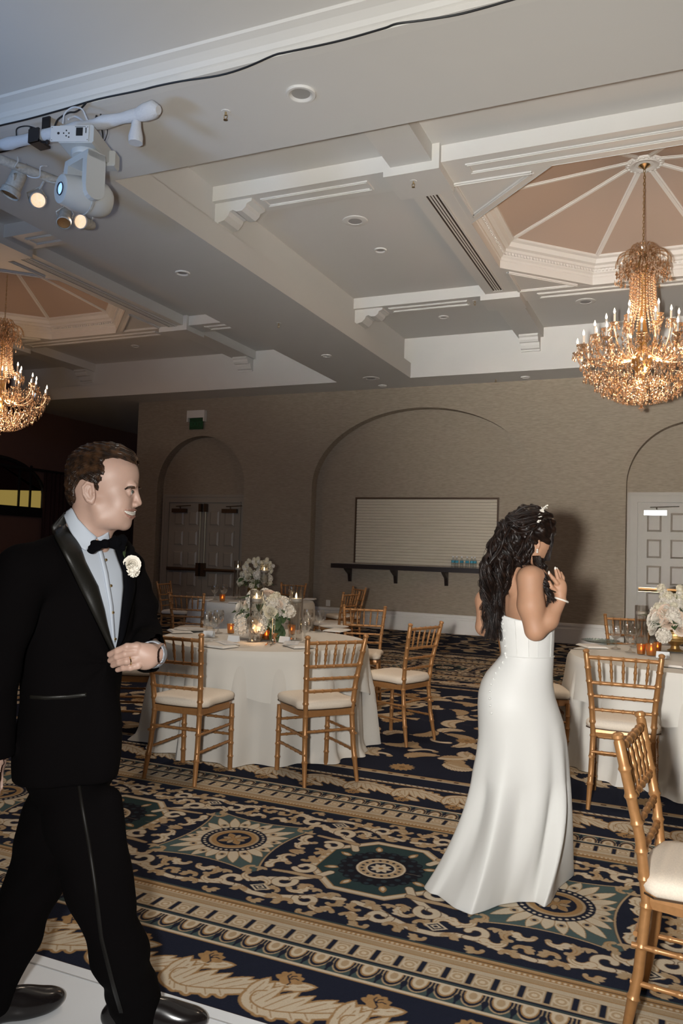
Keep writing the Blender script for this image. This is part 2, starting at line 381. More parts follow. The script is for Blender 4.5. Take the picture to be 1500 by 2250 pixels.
    for k in range(5):
        x0 = k*pl; Y0 = .585
        for ps, c1 in ((0, OCH), (1, CREAM)):
            sp = [(x0+.235, Y0+.500, 0), (x0+.13, Y0+.560, 0), (x0+.01, Y0+.618, 0), (x0-.09, Y0+.645, 0), (x0-.155, Y0+.620, 0), (x0-.165, Y0+.570, 0), (x0-.135, Y0+.548, 0)]
            cr = [(p.x, p.y) for p in catmull(sp, 5)]; n_ = len(cr)-1; gr = .010 if ps == 0 else 0
            stroke(cr, lambda t: (.030*math.sin(PI*min(.97, .06+.92*t))**.7+.004)+gr, c1, None)
            for j in range(10):
                t = .03+.082*j; p = cr[int(t*n_)]; an = -.42-.115*j; Lj = (.150*math.sin(PI*(.20+.70*t)))+gr
                petal(p[0]-.01, p[1], an, -.01, Lj, .023+gr*.8, c1, None, True)
                if ps: stroke([(p[0]-.01+d_*math.cos(an), p[1]+d_*math.sin(an)) for d_ in (.0, Lj*.4, Lj*.78)], .0020, OCH, None)
            for j in range(8):
                t = .12+.09*j; p = cr[int(t*n_)]; an = .75+.05*j; petal(p[0], p[1], an, 0, .050+gr, .014+gr, c1, None, True)
                if ps: stroke([(p[0]+d_*math.cos(an), p[1]+d_*math.sin(an)) for d_ in (.0, .022, .04)], .0018, OCH, None)
            if ps: stroke(cr, lambda t: .0035, OCH, None)
        bx, by = x0+.215, Y0+.455
        for j in range(6): petal(bx, by, -3.0+j*.62, .0, .052, .017, OCH, None, True)
        disc(bx, by+.005, .030, OCH*1.1, wrap=True)
        for a_ in (-2.2, -1.5, -.7, .9): stroke([(bx, by), (bx+.022*math.cos(a_), by+.022*math.sin(a_)), (bx+.034*math.cos(a_+.4), by+.034*math.sin(a_+.4))], .0026, NAVY, None)
    band(.70, .712, NAVY); band(.712, .722, OCH); band(.722, .745, CREAM*.95)
    pf = PXX/40; cx = np.abs(((xf+s_*.8) % pf)-pf/2); img[(s_ > .724) & (s_ < .742) & (cx < .006)] = BRN
    band(.745, .90, NAVY); band(.90, .915, CREAM*.8); band(.915, .955, TAN); band(.955, .965, OCH); band(.965, .972, NAVY)
    cx = np.abs((xf % (PXX/14))-PXX/28); img[(s_ > .922) & (s_ < .948) & (cx < .016)] = BRN
    # ---- wide acanthus field
    g = random.Random(5)
    y0 = .585+1.0
    for k in range(46):
        cx, cy = g.uniform(0, PXX), g.uniform(y0+.06, HY+.05); a = g.uniform(0, 2*PI); L = g.uniform(.16, .30); tw = g.choice((-1, 1))*g.uniform(1.2, 2.6)
        pts = []; ang = a; px_, py_ = cx, cy
        for i in range(16):
            pts.append((px_, py_)); ang += tw/16*(.5+i/10); px_ += L/13*math.cos(ang); py_ += L/13*math.sin(ang)
        if any(p[1] < y0+.03 for p in pts): continue
        kind = k % 3
        if kind < 2:
            for i in range(1, 13):
                p = pts[i]; p2 = pts[i+1]; aa = math.atan2(p2[1]-p[1], p2[0]-p[0])
                for sd in (1, -1): petal(p[0], p[1], aa+sd*.85, 0, .085*math.sin(PI*(i+2)/16), .017, CREAM if kind == 0 else TAN, OCH, True)
            stroke(pts, lambda t: .014*(1-.6*t), TAN, None)
        else:
            stroke(pts, lambda t: .022*(1-.6*t)+.004, CREAM, OCH); disc(pts[-1][0] % PXX, pts[-1][1], .024, TAN, wrap=True)
    for (fx, fy) in ((.3, y0+.12), (1.05, y0+.55), (.5, y0+1.1), (1.3, y0+1.5)):
        for k in range(14): petal(fx, fy, 2*PI*k/14, .015, .085, .014, OCH, TAN, True)
        disc(fx, fy, .022, OCH*.6, wrap=True)
    # tufted pile: slight soft blur and wool fleck
    b = img.copy()
    for ax in (0, 1): b = (np.roll(b, 1, ax)+2*b+np.roll(b, -1, ax))/4
    rs = np.random.RandomState(3); b *= (1+.16*(rs.rand(ny, nx, 1)-.5))
    px = np.ones((ny, nx, 4), np.float32); px[..., :3] = np.clip(b, 0, 1)
    im = bpy.data.images.new('woven_pattern', nx, ny, alpha=False, float_buffer=True); im.colorspace_settings.name = 'Linear Rec.709'
    im.pixels.foreach_set(px.ravel()); im.update()
    return im, PXX, HY
def carpet_mat():
    im, PXX, HY = paint_carpet()
    m = bpy.data.materials.new('woven_carpet'); m.use_nodes = True; nt = m.node_tree; b = nt.nodes['Principled BSDF']; N = nt.nodes.new; Lk = nt.links.new
    b.inputs['Roughness'].default_value = .95; b.inputs['Specular IOR Level'].default_value = .15
    g = N('ShaderNodeTexCoord'); sp = N('ShaderNodeSeparateXYZ'); Lk(g.outputs['Object'], sp.inputs[0])
    def mth(op, a, bb=None):
        n = N('ShaderNodeMath'); n.operation = op
        for i, v in enumerate((a, bb)):
            if v is None: continue
            if isinstance(v, (int, float)): n.inputs[i].default_value = v
            else: Lk(v, n.inputs[i])
        return n.outputs[0]
    u = mth('FRACT', mth('DIVIDE', mth('ADD', sp.outputs[0], 2.073), PXX))
    v = mth('DIVIDE', mth('PINGPONG', mth('SUBTRACT', sp.outputs[1], 3.535), HY), HY)
    cb = N('ShaderNodeCombineXYZ'); Lk(u, cb.inputs[0]); Lk(v, cb.inputs[1])
    t = N('ShaderNodeTexImage'); t.image = im; t.interpolation = 'Linear'; t.extension = 'EXTEND'; Lk(cb.outputs[0], t.inputs[0])
    Lk(t.outputs[0], b.inputs['Base Color'])
    n = N('ShaderNodeTexNoise'); n.inputs['Scale'].default_value = 260; Lk(g.outputs['Object'], n.inputs[0])
    bp = N('ShaderNodeBump'); bp.inputs['Strength'].default_value = .35; bp.inputs['Distance'].default_value = .006; Lk(n.outputs[0], bp.inputs['Height']); Lk(bp.outputs[0], b.inputs['Normal'])
    return m
M['carpet'] = carpet_mat()
M['wallpaper'] = mat('grasscloth', (.335, .275, .208), .8, bump=.25, bscale=40, var=.15, vscale=9, bstretch=(1.2, 1.2, 9))
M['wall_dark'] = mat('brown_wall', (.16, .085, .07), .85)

X_L, X_R, Y_F, Y_N, Z_S = -14.4, 5.2, 14.2, -2.5, 4.62
struct('floor', MB().box((X_L, Y_N, -.1), (X_R, 18.5, 0)), M['carpet'])
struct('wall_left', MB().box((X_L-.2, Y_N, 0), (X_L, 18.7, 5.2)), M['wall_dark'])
struct('wall_right', MB().box((X_R, Y_N, 0), (X_R+.2, 14.4, 5.2)), M['wallpaper'])
struct('wall_near', MB().box((X_L, Y_N-.2, 0), (X_R, Y_N, 5.2)), M['wallpaper'])
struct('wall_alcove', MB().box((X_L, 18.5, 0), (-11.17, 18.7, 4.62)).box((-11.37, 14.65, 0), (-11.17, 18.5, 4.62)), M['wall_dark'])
# far wall with three arched niches
SPR = 2.72
NICHES = [(-10.58, -8.40, SPR, 1.10, .22), (-6.85, -2.43, SPR, 1.50, .22), (-.95, 1.21, SPR, 1.08, .22)]
def far_wall():
    mb = MB(); x = -11.17; y = Y_F
    for (a, b, sp, rise, dep) in NICHES:
        mb.add([(x, y, 0), (a, y, 0), (a, y, Z_S+.05), (x, y, Z_S+.05)], [(0, 1, 2, 3)])
        n = 40; cx, hw = (a+b)/2, (b-a)/2; arc = [(cx-hw*math.cos(PI*i/n), sp+rise*math.sin(PI*i/n)) for i in range(n+1)]
        for i in range(n):
            (x0, z0), (x1, z1) = arc[i], arc[i+1]
            mb.add([(x0, y, z0), (x1, y, z1), (x1, y, Z_S+.05), (x0, y, Z_S+.05)], [(0, 1, 2, 3)])
        out = [(a, 0)]+arc+[(b, 0)]
        for i in range(len(out)-1):
            (x0, z0), (x1, z1) = out[i], out[i+1]
            mb.add([(x0, y, z0), (x1, y, z1), (x1, y+dep, z1), (x0, y+dep, z0)], [(0, 1, 2, 3)])
        mb.add([(a, y+dep, 0), (b, y+dep, 0)]+[(p[0], y+dep, p[1]) for p in reversed(arc)], [tuple(range(n+3))])
        x = b
    mb.add([(x, y, 0), (X_R, y, 0), (X_R, y, Z_S+.05), (x, y, Z_S+.05)], [(0, 1, 2, 3)])
    mb.box((-11.17, y+.3, 0), (X_R, y+.45, 5.2))
    mb.add([(-11.17, y, 0), (-11.17, y+.3, 0), (-11.17, y+.3, Z_S+.05), (-11.17, y, Z_S+.05)], [(0, 1, 2, 3)])
    me = bpy.data.meshes.new('wall_far'); me.from_pydata(mb.v, [], mb.f); me.materials.append(M['wallpaper']); me.update()
    o = link('wall_far', me); o['kind'] = 'structure'
far_wall()
# baseboards
def baseboard(name, runs):
    mb = MB()
    for (x0, x1, y) in runs:
        mb.prism([(y, 0), (y-.030, 0), (y-.030, .25), (y-.022, .262), (y-.022, .29), (y-.030, .30), (y-.026, .335), (y-.010, .35), (y, .35)], 0, x0, x1)
    struct(name, mb, M['white_trim'])
baseboard('baseboard_far', [(-11.17, -10.58, Y_F), (-8.40, -6.85, Y_F), (-6.85, -2.43, Y_F+.22), (-2.43, -.95, Y_F), (1.21, X_R, Y_F)])
mb = MB().box((X_R-.03, Y_N, 0), (X_R, Y_F, .34)); struct('baseboard_right', mb, M['white_trim'])

# ---------------------------------------------------------------- ceiling
HX, HY2, CY = 4.11, 4.035, 9.41
CX1, CX2 = -.48, -10.14
def ring(mb, x0, x1, y0, y1, X0, X1, Y0, Y1, z0, z1):
    """slab between outer rect X0..Y1 and inner hole x0..y1"""
    mb.box((X0, Y0, z0), (X1, y0, z1)); mb.box((X0, y1, z0), (X1, Y1, z1)); mb.box((X0, y0, z0), (x0, y1, z1)); mb.box((x1, y0, z0), (X1, y1, z1))
mb = MB()
A0, A1, B0, B1 = CX2-HX, CX2+HX, CX1-HX, CX1+HX
cy0, cy1 = CY-HY2, CY+HY2
mb.box((X_L, 4.33, Z_S), (X_R, cy0, 4.89)); mb.box((X_L, cy1, Z_S), (X_R, Y_F+.3, 4.89))
mb.box((X_L, cy0, Z_S), (A0, cy1, 4.89)); mb.box((A1, cy0, Z_S), (B0, cy1, 4.89)); mb.box((B1, cy0, Z_S), (X_R, cy1, 4.89))
mb.box((X_L, Y_F+.3, Z_S), (-11.17, 18.5, 4.89))
struct('ceiling', mb, M['ceiling'])
struct('ceiling.001', MB().box((X_L, Y_N, 4.74), (X_R, 4.33, 4.85)), M['ceiling'])
mb = MB().prism([(4.33, 4.74), (4.18, 4.74), (4.19, 4.725), (4.24, 4.712), (4.29, 4.685), (4.31, 4.66), (4.33, 4.655)], 0, X_L, X_R)
mb.box((X_L, 4.325, Z_S-.006), (X_R, 4.40, Z_S)); struct('trim_1', mb, M['white_trim'])
ZB, ZC = 5.235, 5.40
tn = [1]
def coffer(cx):
    x0, x1 = cx-HX-.2, cx+HX+.2; y0, y1 = CY-HY2-.2, CY+HY2+.2
    mb = MB(); ring(mb, x0, x1, y0, y1, x0-.1, x1+.1, y0-.1, y1+.1, 4.89, ZC)
    q = 2.2
    ring(mb, cx-q, cx+q, CY-q, CY+q, x0, x1, y0, y1, ZC, ZC+.08)
    struct('ceiling', mb, M['ceiling'])
    # beams and blocks
    bi, bo = 1.80, 2.22
    mb = MB()
    for s in (-1, 1):
        ya, yb = sorted((CY+s*bi, CY+s*bo)); mb.box((x0, ya, ZB), (x1, yb, ZC+.02))
        xa, xb = sorted((cx+s*bi, cx+s*bo)); mb.box((xa, y0, ZB), (xb, y1, ZC+.02))
        for s2 in (-1, 1):
            c_, d_ = cx+s*(bi+bo)/2, CY+s2*(bi+bo)/2; mb.box((c_-.285, d_-.27, ZB-.085), (c_+.285, d_+.27, ZC))
    struct('trim_%d' % (tn[0]+1), mb, M['white_trim']); tn[0] += 1
    # corbels at the beam ends
    prof = [(0, 0), (.46, 0), (.46, -.03), (.40, -.05), (.385, -.09), (.34, -.125), (.27, -.125), (.225, -.10), (.19, -.11), (.17, -.155), (.12, -.20), (.05, -.215), (.05, -.24), (0, -.24)]
    for s in (-1, 1):
        for s2 in (-1, 1):
            yc = CY+s2*(bi+bo)/2; xw = x0 if s < 0 else x1
            c = MB().prism([(xw-s*u, ZB+w) for u, w in prof], 1, yc-.15, yc+.15)
            tag(c.obj('ceiling_corbel', M['white_trim']), None, None, None, 'structure')
            xc = cx+s*(bi+bo)/2; yw = y0 if s2 < 0 else y1
            c = MB().prism([(yw-s2*u*.6, ZB+w) for u, w in prof], 0, xc-.16, xc+.16)
            tag(c.obj('ceiling_corbel', M['white_trim']), None, None, None, 'structure')
    # applied mouldings under the beams
    mb = MB()
    def mold(a, b, c, d):   # frame of two fine bars along the long side
        if b-a > d-c:
            w = (d-c)
            for t in (.30, .70): mb.box((a, c+w*t-.016, ZB-.014), (b, c+w*t+.016, ZB)); mb.box((a, c+w*t-.006, ZB-.022), (b, c+w*t+.006, ZB-.014))
            for e in (a, b): mb.box((e-.016, c+w*.30-.017, ZB-.0145), (e+.016, c+w*.7+.017, ZB))
        else:
            w = (b-a)
            for t in (.30, .70): mb.box((a+w*t-.016, c, ZB-.014), (a+w*t+.016, d, ZB)); mb.box((a+w*t-.006, c, ZB-.022), (a+w*t+.006, d, ZB-.014))
            for e in (c, d): mb.box((a+w*.3-.016, e-.016, ZB-.014), (a+w*.7+.016, e+.016, ZB))
    for s in (-1, 1):
        ya, yb = sorted((CY+s*bi, CY+s*bo))
        mold(cx-1.5, cx+1.5, ya, yb); mold(x0+.55, cx-2.55, ya, yb); mold(cx+2.55, x1-.55, ya, yb)
    struct('trim_%d' % (tn[0]+1), mb, M['white_trim']); tn[0] += 1
    # octagon frame, corner panels, crown, vault and ribs
    mb = MB(); t8 = math.tan(PI/8)
    def octp(ap, z): return [(cx+ap/math.cos(PI/8)*math.cos(PI/8+k*PI/4), CY+ap/math.cos(PI/8)*math.sin(PI/8+k*PI/4), z) for k in range(8)]
    o0 = octp(bi, ZB)
    for k in range(4):
        sx, sy = [(1, 1), (-1, 1), (-1, -1), (1, -1)][k]; a = bi*t8
        P = [(cx+sx*bi, CY+sy*bi), (cx+sx*bi, CY+sy*a), (cx+sx*a, CY+sy*bi)]
        mb.prism(P, 2, ZB+.002, ZB+.05)
        g = [(cx+sx*(bi-.07), CY+sy*(bi-.07)), (cx+sx*(bi-.07), CY+sy*(a+.20)), (cx+sx*(a+.20), CY+sy*(bi-.07))]
        for i in range(3):
            p, r_ = Vector(g[i]+(ZB-.006,)), Vector(g[(i+1) % 3]+(ZB-.006,)); d = (r_-p).normalized(); nrm = Vector((-d.y, d.x, 0))
            mb.obox((p+r_)/2, (r_-p)/2, nrm*.024, (0, 0, .010)); mb.obox((p+r_)/2, (r_-p)/2, nrm*.009, (0, 0, .020))
    steps = [(bi-.006, ZB-.004), (bi-.006, ZB+.09), (bi-.018, ZB+.10), (bi-.018, ZB+.13), (bi-.05, ZB+.15), (bi-.06, ZB+.19), (bi-.085, ZB+.20), (bi-.085, ZB+.235), (bi-.13, ZB+.25), (bi-.16, ZB+.30), (bi-.20, ZB+.315), (bi-.20, ZB+.345)]
    rows = [octp(a, z) for a, z in steps]
    vs = [p for r_ in rows for p in r_]; fs = [(i*8+k, i*8+(k+1) % 8, (i+1)*8+(k+1) % 8, (i+1)*8+k) for i in range(len(rows)-1) for k in range(8)]
    mb.add(vs, fs)
    # dentil course of the crown
    for k in range(8):
        a = Vector(octp(bi-.062, ZB+.175)[k]); b = Vector(octp(bi-.062, ZB+.175)[(k+1) % 8]); nn = 30
        for j in range(nn):
            p = a.lerp(b, (j+.5)/nn); d = (b-a)/nn*.28; nrm = Vector((-(b-a).y, (b-a).x, 0)).normalized(); mb.obox(p, d, nrm*.012, (0, 0, .014))
    struct('trim_%d' % (tn[0]+1), mb, M['white_trim']); tn[0] += 1
    ap, zt = bi-.20, ZB+.345; ZA = 5.985
    mb = MB(); o_ = octp(ap, zt)+octp(ap, zt+.03); top = octp(.16, ZA)
    mb.add(octp(ap+.0, zt)+top, [(k, (k+1) % 8, 8+(k+1) % 8, 8+k) for k in range(8)]+[tuple(range(8, 16))])
    o = struct('ceiling', mb, M['dome'])
    mb = MB()
    for k in range(8):
        a, b = Vector(octp(ap, zt)[k]), Vector(octp(.16, ZA)[k]); d = (b-a); nrm = Vector((-d.y, d.x, 0)).normalized(); w = d.cross(nrm).normalized()
        mb.obox((a+b)/2, d/2, nrm*.035, w*.012); mb.obox((a+b)/2, d/2, nrm*.016, w*.024)
    struct('trim_%d' % (tn[0]+1), mb, M['white_trim']); tn[0] += 1
    mb = MB().lathe([(.001, -.035), (.06, -.035), (.10, -.028), (.12, -.04), (.15, -.042), (.16, -.03), (.195, -.03), (.21, -.018), (.215, .0), (.215, .03)], (cx, CY, ZA), 32)
    for k in range(20): a = 2*PI*k/20; mb.ball((cx+.178*math.cos(a), CY+.178*math.sin(a), ZA-.034), (.02, .02, .010), 6, 4)
    tag(mb.obj('ceiling_medallion', M['white_trim'], None, True), None, None, None, 'structure')
    return ZA
ZA = coffer(CX1); coffer(CX2)
# linear slot diffusers on the beams that run away from us
def slot(cx, y0, y1, label):
    t = thing('slot_diffuser', label, 'air vent', (cx, (y0+y1)/2, ZB-.004), 0, 'linear slot diffusers')
    L = (y1-y0)/2
    mb = MB().box((-.085, -L, -.012), (-.065, L, .002)).box((.065, -L, -.012), (.085, L, .002)).box((-.085, -L-.02, -.012), (.085, -L, .002)).box((-.085, L, -.012), (.085, L+.02, .002)); mb.obj('frame', M['white_trim'], t)
    MB().box((-.065, -L, -.004), (.065, L, .0)).obj('backing', M['vent_dark'], t)
    for x in (-.032, 0, .032): MB().box((x-.008, -L, -.011), (x+.008, L, -.004)).obj('blade', M['white_trim'], t)
slot(CX1-2.01, CY-1.6, CY+1.6, 'white linear slot diffuser on beam beside the right ceiling dome')
slot(CX2+2.01, CY-1.9, CY+1.9, 'dark linear slot diffuser on beam beside the left ceiling dome')

# ---------------------------------------------------------------- recessed lights, sprinklers, speakers
M['lens_off'] = mat('lamp_lens_off', (.40, .38, .35), .35)
def downlight(x, y, z, r, label):
    t = thing('ceiling_downlight', label, 'ceiling light', (x, y, z), 0, 'recessed ceiling downlights')
    MB().lathe([(r, 0), (r, -.010), (r*.96, -.016), (r*.80, -.018), (r*.76, -.016), (r*.62, -.003)], n=28).obj('trim_ring', M['white_trim'], t, True)
    MB().lathe([(.001, -.003), (r*.62, -.003), (r*.62, -.001)], n=28).obj('lens', M['lens_off'], t, True)
def holes_note(): pass
def sprinkler(x, y, z, label):
    t = thing('fire_sprinkler', label, 'sprinkler', (x, y, z), 0, 'ceiling sprinklers')
    MB().lathe([(.001, -.004), (.030, -.004), (.034, 0)], n=16).obj('escutcheon', M['white_trim'], t, True)
    mb = MB().tube([(0, 0, -.002), (0, 0, -.03)], .008, 8); mb.tube([(-.012, 0, -.026), (-.014, 0, -.045), (0, 0, -.06)], .003, 6); mb.tube([(.012, 0, -.026), (.014, 0, -.045), (0, 0, -.06)], .003, 6)
    mb.lathe([(.001, -.062), (.016, -.062), (.016, -.064), (.001, -.066)], n=12); mb.obj('sprinkler_head', M['brass'], t, True)
def cut(z): return z
for (px, py, z, r, lab) in ((661, 205, Z_S, .105, 'large white downlight nearest to us in the front ceiling band'), (401, 599, Z_S, .085, 'white downlight in the middle ceiling strip, nearer of its row'),
                            (717, 781, Z_S, .085, 'white downlight farther along the middle ceiling strip'), (835, 549, ZC, .085, 'dark ringed downlight inside the right coffer beside the round speaker'),
                            (974, 696, ZC, .085, 'downlight in the far left bay of the right coffer'), (840, 847, Z_S, .08, 'small downlight in ceiling edge above the big arch'),
                            (1154, 828, Z_S, .08, 'small downlight in ceiling edge above the right of the arch'), (297, 760, ZC, .085, 'dim downlight inside the left coffer')):
    p = onz(px, py, z); downlight(p.x, p.y, z, r, lab)
for (px, py, z, lab) in ((496, 245, Z_S, 'brass sprinkler head beside the large front downlight'), (908, 398, ZB-.085, 'brass sprinkler on the beam crossing block of right coffer'),
                         (612, 710, Z_S, 'sprinkler in the middle ceiling strip between two downlights'), (415, 735, ZC, 'sprinkler in the dim left coffer'), (1043, 661, ZB-.085, 'white sprinkler cap on the far beam crossing block'), (1089, 833, Z_S, 'tiny sprinkler in ceiling edge above the arch')):
    p = onz(px, py, z); sprinkler(p.x, p.y, z, lab)
for (px, py, z, lab) in ((780, 485, ZC, 'round white ceiling speaker grille in the right coffer bay'), (1286, 662, ZC, 'round ceiling speaker behind the right chandelier'), (815, 831, Z_S, 'round ceiling speaker at end of the middle strip')):
    p = onz(px, py, z); t = thing('ceiling_speaker', lab, 'speaker', (p.x, p.y, z))
    MB().lathe([(.001, -.006), (.085, -.006), (.088, -.012), (.13, -.014), (.15, -.008), (.152, 0)], n=32).obj('rim', M['white_trim'], t, True)
    MB().lathe([(.001, -.010), (.08, -.008)], n=32).obj('grille', mat('speaker_grille', (.42, .40, .38), .7), t, True)

# ---------------------------------------------------------------- doors, shutter, shelf, exit sign
def door_pair(name, x0, x1, y, htop, hw, closer_mat, brass, onlyleft=False):
    """double door in a niche, x0..x1 clear opening of the casing"""
    fr = MB(); fw = .13
    fr.box((x0, y-.06, 0), (x0+fw, y, htop)); fr.box((x1-fw, y-.06, 0), (x1, y, htop)); fr.box((x0, y-.061, htop-fw), (x1, y, htop))
    fr.box((x0+fw, y-.085, 0), (x0+fw+.02, y, htop-fw)); fr.box((x1-fw-.02, y-.085, 0), (x1-fw, y, htop-fw)); fr.box((x0+fw, y-.086, htop-fw-.02), (x1-fw, y, htop-fw))
    fr.box((x0-.015, y-.075, 0), (x0+.03, y, htop+.02)); fr.box((x1-.03, y-.075, 0), (x1+.015, y, htop+.02)); fr.box((x0-.016, y-.077, htop-.03), (x1+.016, y, htop+.021))
    root = struct(name, fr, M['door'])
    a, b = x0+fw+.02, x1-fw-.02; mid = (a+b)/2; H = htop-fw-.02
    for (l, r_, sd) in ((a, mid-.004, -1), (mid+.004, b, 1)):
        lf = MB().box((l, y-.045, .01), (r_, y, H)).obj('door_leaf', M['door'], root)
        w = r_-l; pw = (w-.13*2-.10)/2; ph = (H-.16*2-.09*4)/5
        for i in range(2):
            for j in range(5):
                px = l+.13+i*(pw+.10); pz = .16+j*(ph+.09)
                p = MB().box((px, y-.057, pz), (px+pw, y-.045, pz+ph))
                vs = [(px+.02, y-.057, pz+.02), (px+pw-.02, y-.057, pz+.02), (px+pw-.02, y-.057, pz+ph-.02), (px+.02, y-.057, pz+ph-.02), (px+.05, y-.075, pz+.05), (px+pw-.05, y-.075, pz+.05), (px+pw-.05, y-.075, pz+ph-.05), (px+.05, y-.075, pz+ph-.05)]
                p.add(vs, [(4, 5, 6, 7), (0, 1, 5, 4), (1, 2, 6, 5), (2, 3, 7, 6), (3, 0, 4, 7)]); p.obj('panel', M['door'], lf)
        zb = .98
        bar = MB().box((l+.03, y-.13, zb-.035), (l+w*.42, y-.06, zb+.035)); bar.prism([(y-.06, zb-.03), (y-.13, zb-.03), (y-.14, zb), (y-.13, zb+.03), (y-.06, zb+.03)], 0, l+.03, r_-.03)
        bar.obj('push_bar', brass, root)
        ci = r_-.06 if sd < 0 else l+.06
        MB().box((ci-.035, y-.16, zb-.14), (ci+.035, y-.055, zb+.14)).obj('latch_box', brass, root)
        if name == 'door_1':
            rod = MB().tube([(ci, y-.09, zb+.14), (ci, y-.09, H-.14)], .011, 8); rod.obj('latch_rod', M['brass'], root, True)
            MB().box((ci-.03, y-.14, H-.20), (ci+.03, y-.05, H-.03)).obj('top_latch', brass, root)
        cx = l+.10 if sd < 0 else r_-.42
        c = MB().box((cx, y-.12, H-.22), (cx+.36, y-.05, H-.135)); c.obj('door_closer', closer_mat, root)
        ar = MB().tube([(cx+.2, y-.09, H-.135), (cx+.2, y-.10, H-.09)], .012, 6); ar.tube([(cx+.10, y-.10, H-.085), (cx+.55, y-.22, H-.075)], .010, 6); ar.obj('closer_arm', closer_mat, root)
    return root
YN = Y_F+.22
door_pair('door_1', -10.50, -8.42, YN, 2.56, 0, M['brass_dark'], M['brass_dark'])
door_pair('door_2', -.92, 1.18, YN, 2.60, 0, mat('polished_steel', (.82, .84, .84), .18, 1.0), M['brass'])
# roll-down shutter in the big niche with shelf under it
t = thing('roll_shutter', 'closed pale ribbed serving shutter set in the large arch', 'shutter', (-4.565, YN, 0))
MB().box((-1.415, -.035, 1.25), (-1.385, .0, 2.53)).box((1.385, -.035, 1.25), (1.415, .0, 2.53)).box((-1.416, -.036, 2.50), (1.416, .0, 2.531)).obj('frame', M['brass_dark'], t)
sm = mat('shutter_enamel', (.64, .57, .45), .5)
ns = 22
for i in range(ns):
    z0 = 1.255+i*(1.245/ns); h = 1.245/ns
    MB().prism([(-.004, z0), (-.004, z0+h-.006), (-.012, z0+h-.006), (-.022, z0+h*.55), (-.018, z0+.006), (-.010, z0)], 0, -1.385, 1.385).obj('slat', sm, t)
t = thing('serving_shelf', 'dark wooden shelf on brackets below the shutter', 'shelf', (-4.6, YN, 1.14))
MB().box((-1.72, -.36, .0), (1.62, .0, .085)).obj('board', M['dark_wood'], t)
for x in (-1.45, -.5, .5, 1.45): MB().prism([(-.30, 0), (0, 0), (0, -.26), (-.04, -.26), (-.08, -.12), (-.22, -.05)], 0, x-.03, x+.03).obj('bracket', M['dark_wood'], t)
# water bottles on the shelf
def bottle(x, y, z, label):
    t = thing('water_bottle', label, 'bottle', (x, y, z), rnd.uniform(0, 6), 'water bottles on the serving shelf')
    MB().lathe([(.001, 0), (.028, 0), (.032, .008), (.032, .05), (.029, .055), (.032, .062), (.032, .13), (.026, .155), (.013, .178), (.013, .195)], n=14).obj('bottle_body', glassy('bottle_plastic', (.90, .92, .93), .18, .12, .5), t, True)
    MB().lathe([(.0328, .092), (.0328, .134)], n=14).obj('label', mat('blue_label', (.04, .30, .42), .5), t, True)
    MB().lathe([(.001, .212), (.015, .212), (.015, .190)], n=12).obj('cap', M['paper'], t, True)
bx = [995, 1003, 1014, 1026, 1036, 1043]
for i, px in enumerate(bx):
    p = ony(px, 1235, YN-(.24 if i % 2 else .15)); bottle(p.x, p.y, 1.226, ['leftmost water bottle of the cluster on the shelf', 'second water bottle from left on the shelf', 'third water bottle from left on the shelf', 'fourth water bottle from left on the shelf', 'fifth water bottle from left on the shelf', 'rightmost water bottle of the cluster on the shelf'][i])
# exit sign
t = thing('exit_sign', 'green exit sign in pale housing on wall above left door', 'sign', (-9.60, Y_F, 4.02))
MB().box((-.22, -.10, .18), (.22, -.0, .34)).box((.19, -.10, .10), (.22, 0, .18)).box((-.22, -.10, .10), (-.19, 0, .18)).obj('housing', M['white_trim'], t)
gm = mat('green_acrylic', (.006, .06, .022), .4)
MB().box((-.17, -.06, -.06), (.17, -.045, .18)).obj('sign_panel', gm, t)
tc = bpy.data.curves.new('exit_letters', 'FONT'); tc.body = 'EXIT'; tc.size = .15; tc.align_x = 'CENTER'; tc.extrude = .002
to = bpy.data.objects.new('exit_letters', tc); COL.objects.link(to); dg = bpy.context.evaluated_depsgraph_get(); me = bpy.data.meshes.new_from_object(to.evaluated_get(dg)); bpy.data.objects.remove(to)
me.materials.clear(); me.materials.append(mat('sign_letter', (.02, .12, .05), .5)); o = link('lettering', me, t); o.location = (0, -.063, .0); o.rotation_euler = (PI/2, 0, 0)
# outlet plate near the baseboard
p = ony(721, 1325, Y_F); t = tag(MB().box((-.045, -.012, -.06), (.045, 0, .06)).obj('wall_outlet', M['white_trim']), 'small white outlet plate on wall above the baseboard', 'outlet'); t.location = (p.x, Y_F, p.z)
# left wall window with curtain
t = thing('window_1', None, None, (X_L, 13.2, 0)); t['kind'] = 'structure'
WX = .0
fr = MB(); n = 16; y0, y1, zs, zr = -1.3, 1.55, 2.62, .75
arc = [((y0+y1)/2-(y1-y0)/2*math.cos(PI*i/n), zs+zr*math.sin(PI*i/n)) for i in range(n+1)]
fr.tube([(.05, a, b) for a, b in [(y0, 2.25)]+arc+[(y1, 2.25)]], .045, 6); fr.box((.0, y0, 2.05), (.08, y1, 2.28))
for yy in (-.6, .1, .8, 1.15): fr.box((.02, yy-.02, 2.25), (.06, yy+.02, zs+.65))
fr.obj('window_frame', M['black'], t)
gl = MB().add([(.015, y0, 2.26), (.015, y1, 2.26), (.015, y1, 2.70), (.015, y0, 2.52)], [(0, 1, 2, 3)]); gl.obj('pane', mat('lit_pane', (.4, .3, .1), .6, emit=(.50, .36, .09), estr=.45), t)
gl = MB().add([(.01, y0, 2.52), (.01, y1, 2.70)]+[(.01, a, b) for a, b in reversed(arc)], [tuple(range(n+3))]); gl.obj('pane', mat('dark_pane', (.03, .012, .012), .3), t)
t = thing('window_curtain', 'dark plum floor-length curtain hanging beside the arched window', 'curtain', (X_L+.12, 15.3, 0))
mb = MB(); pts = []
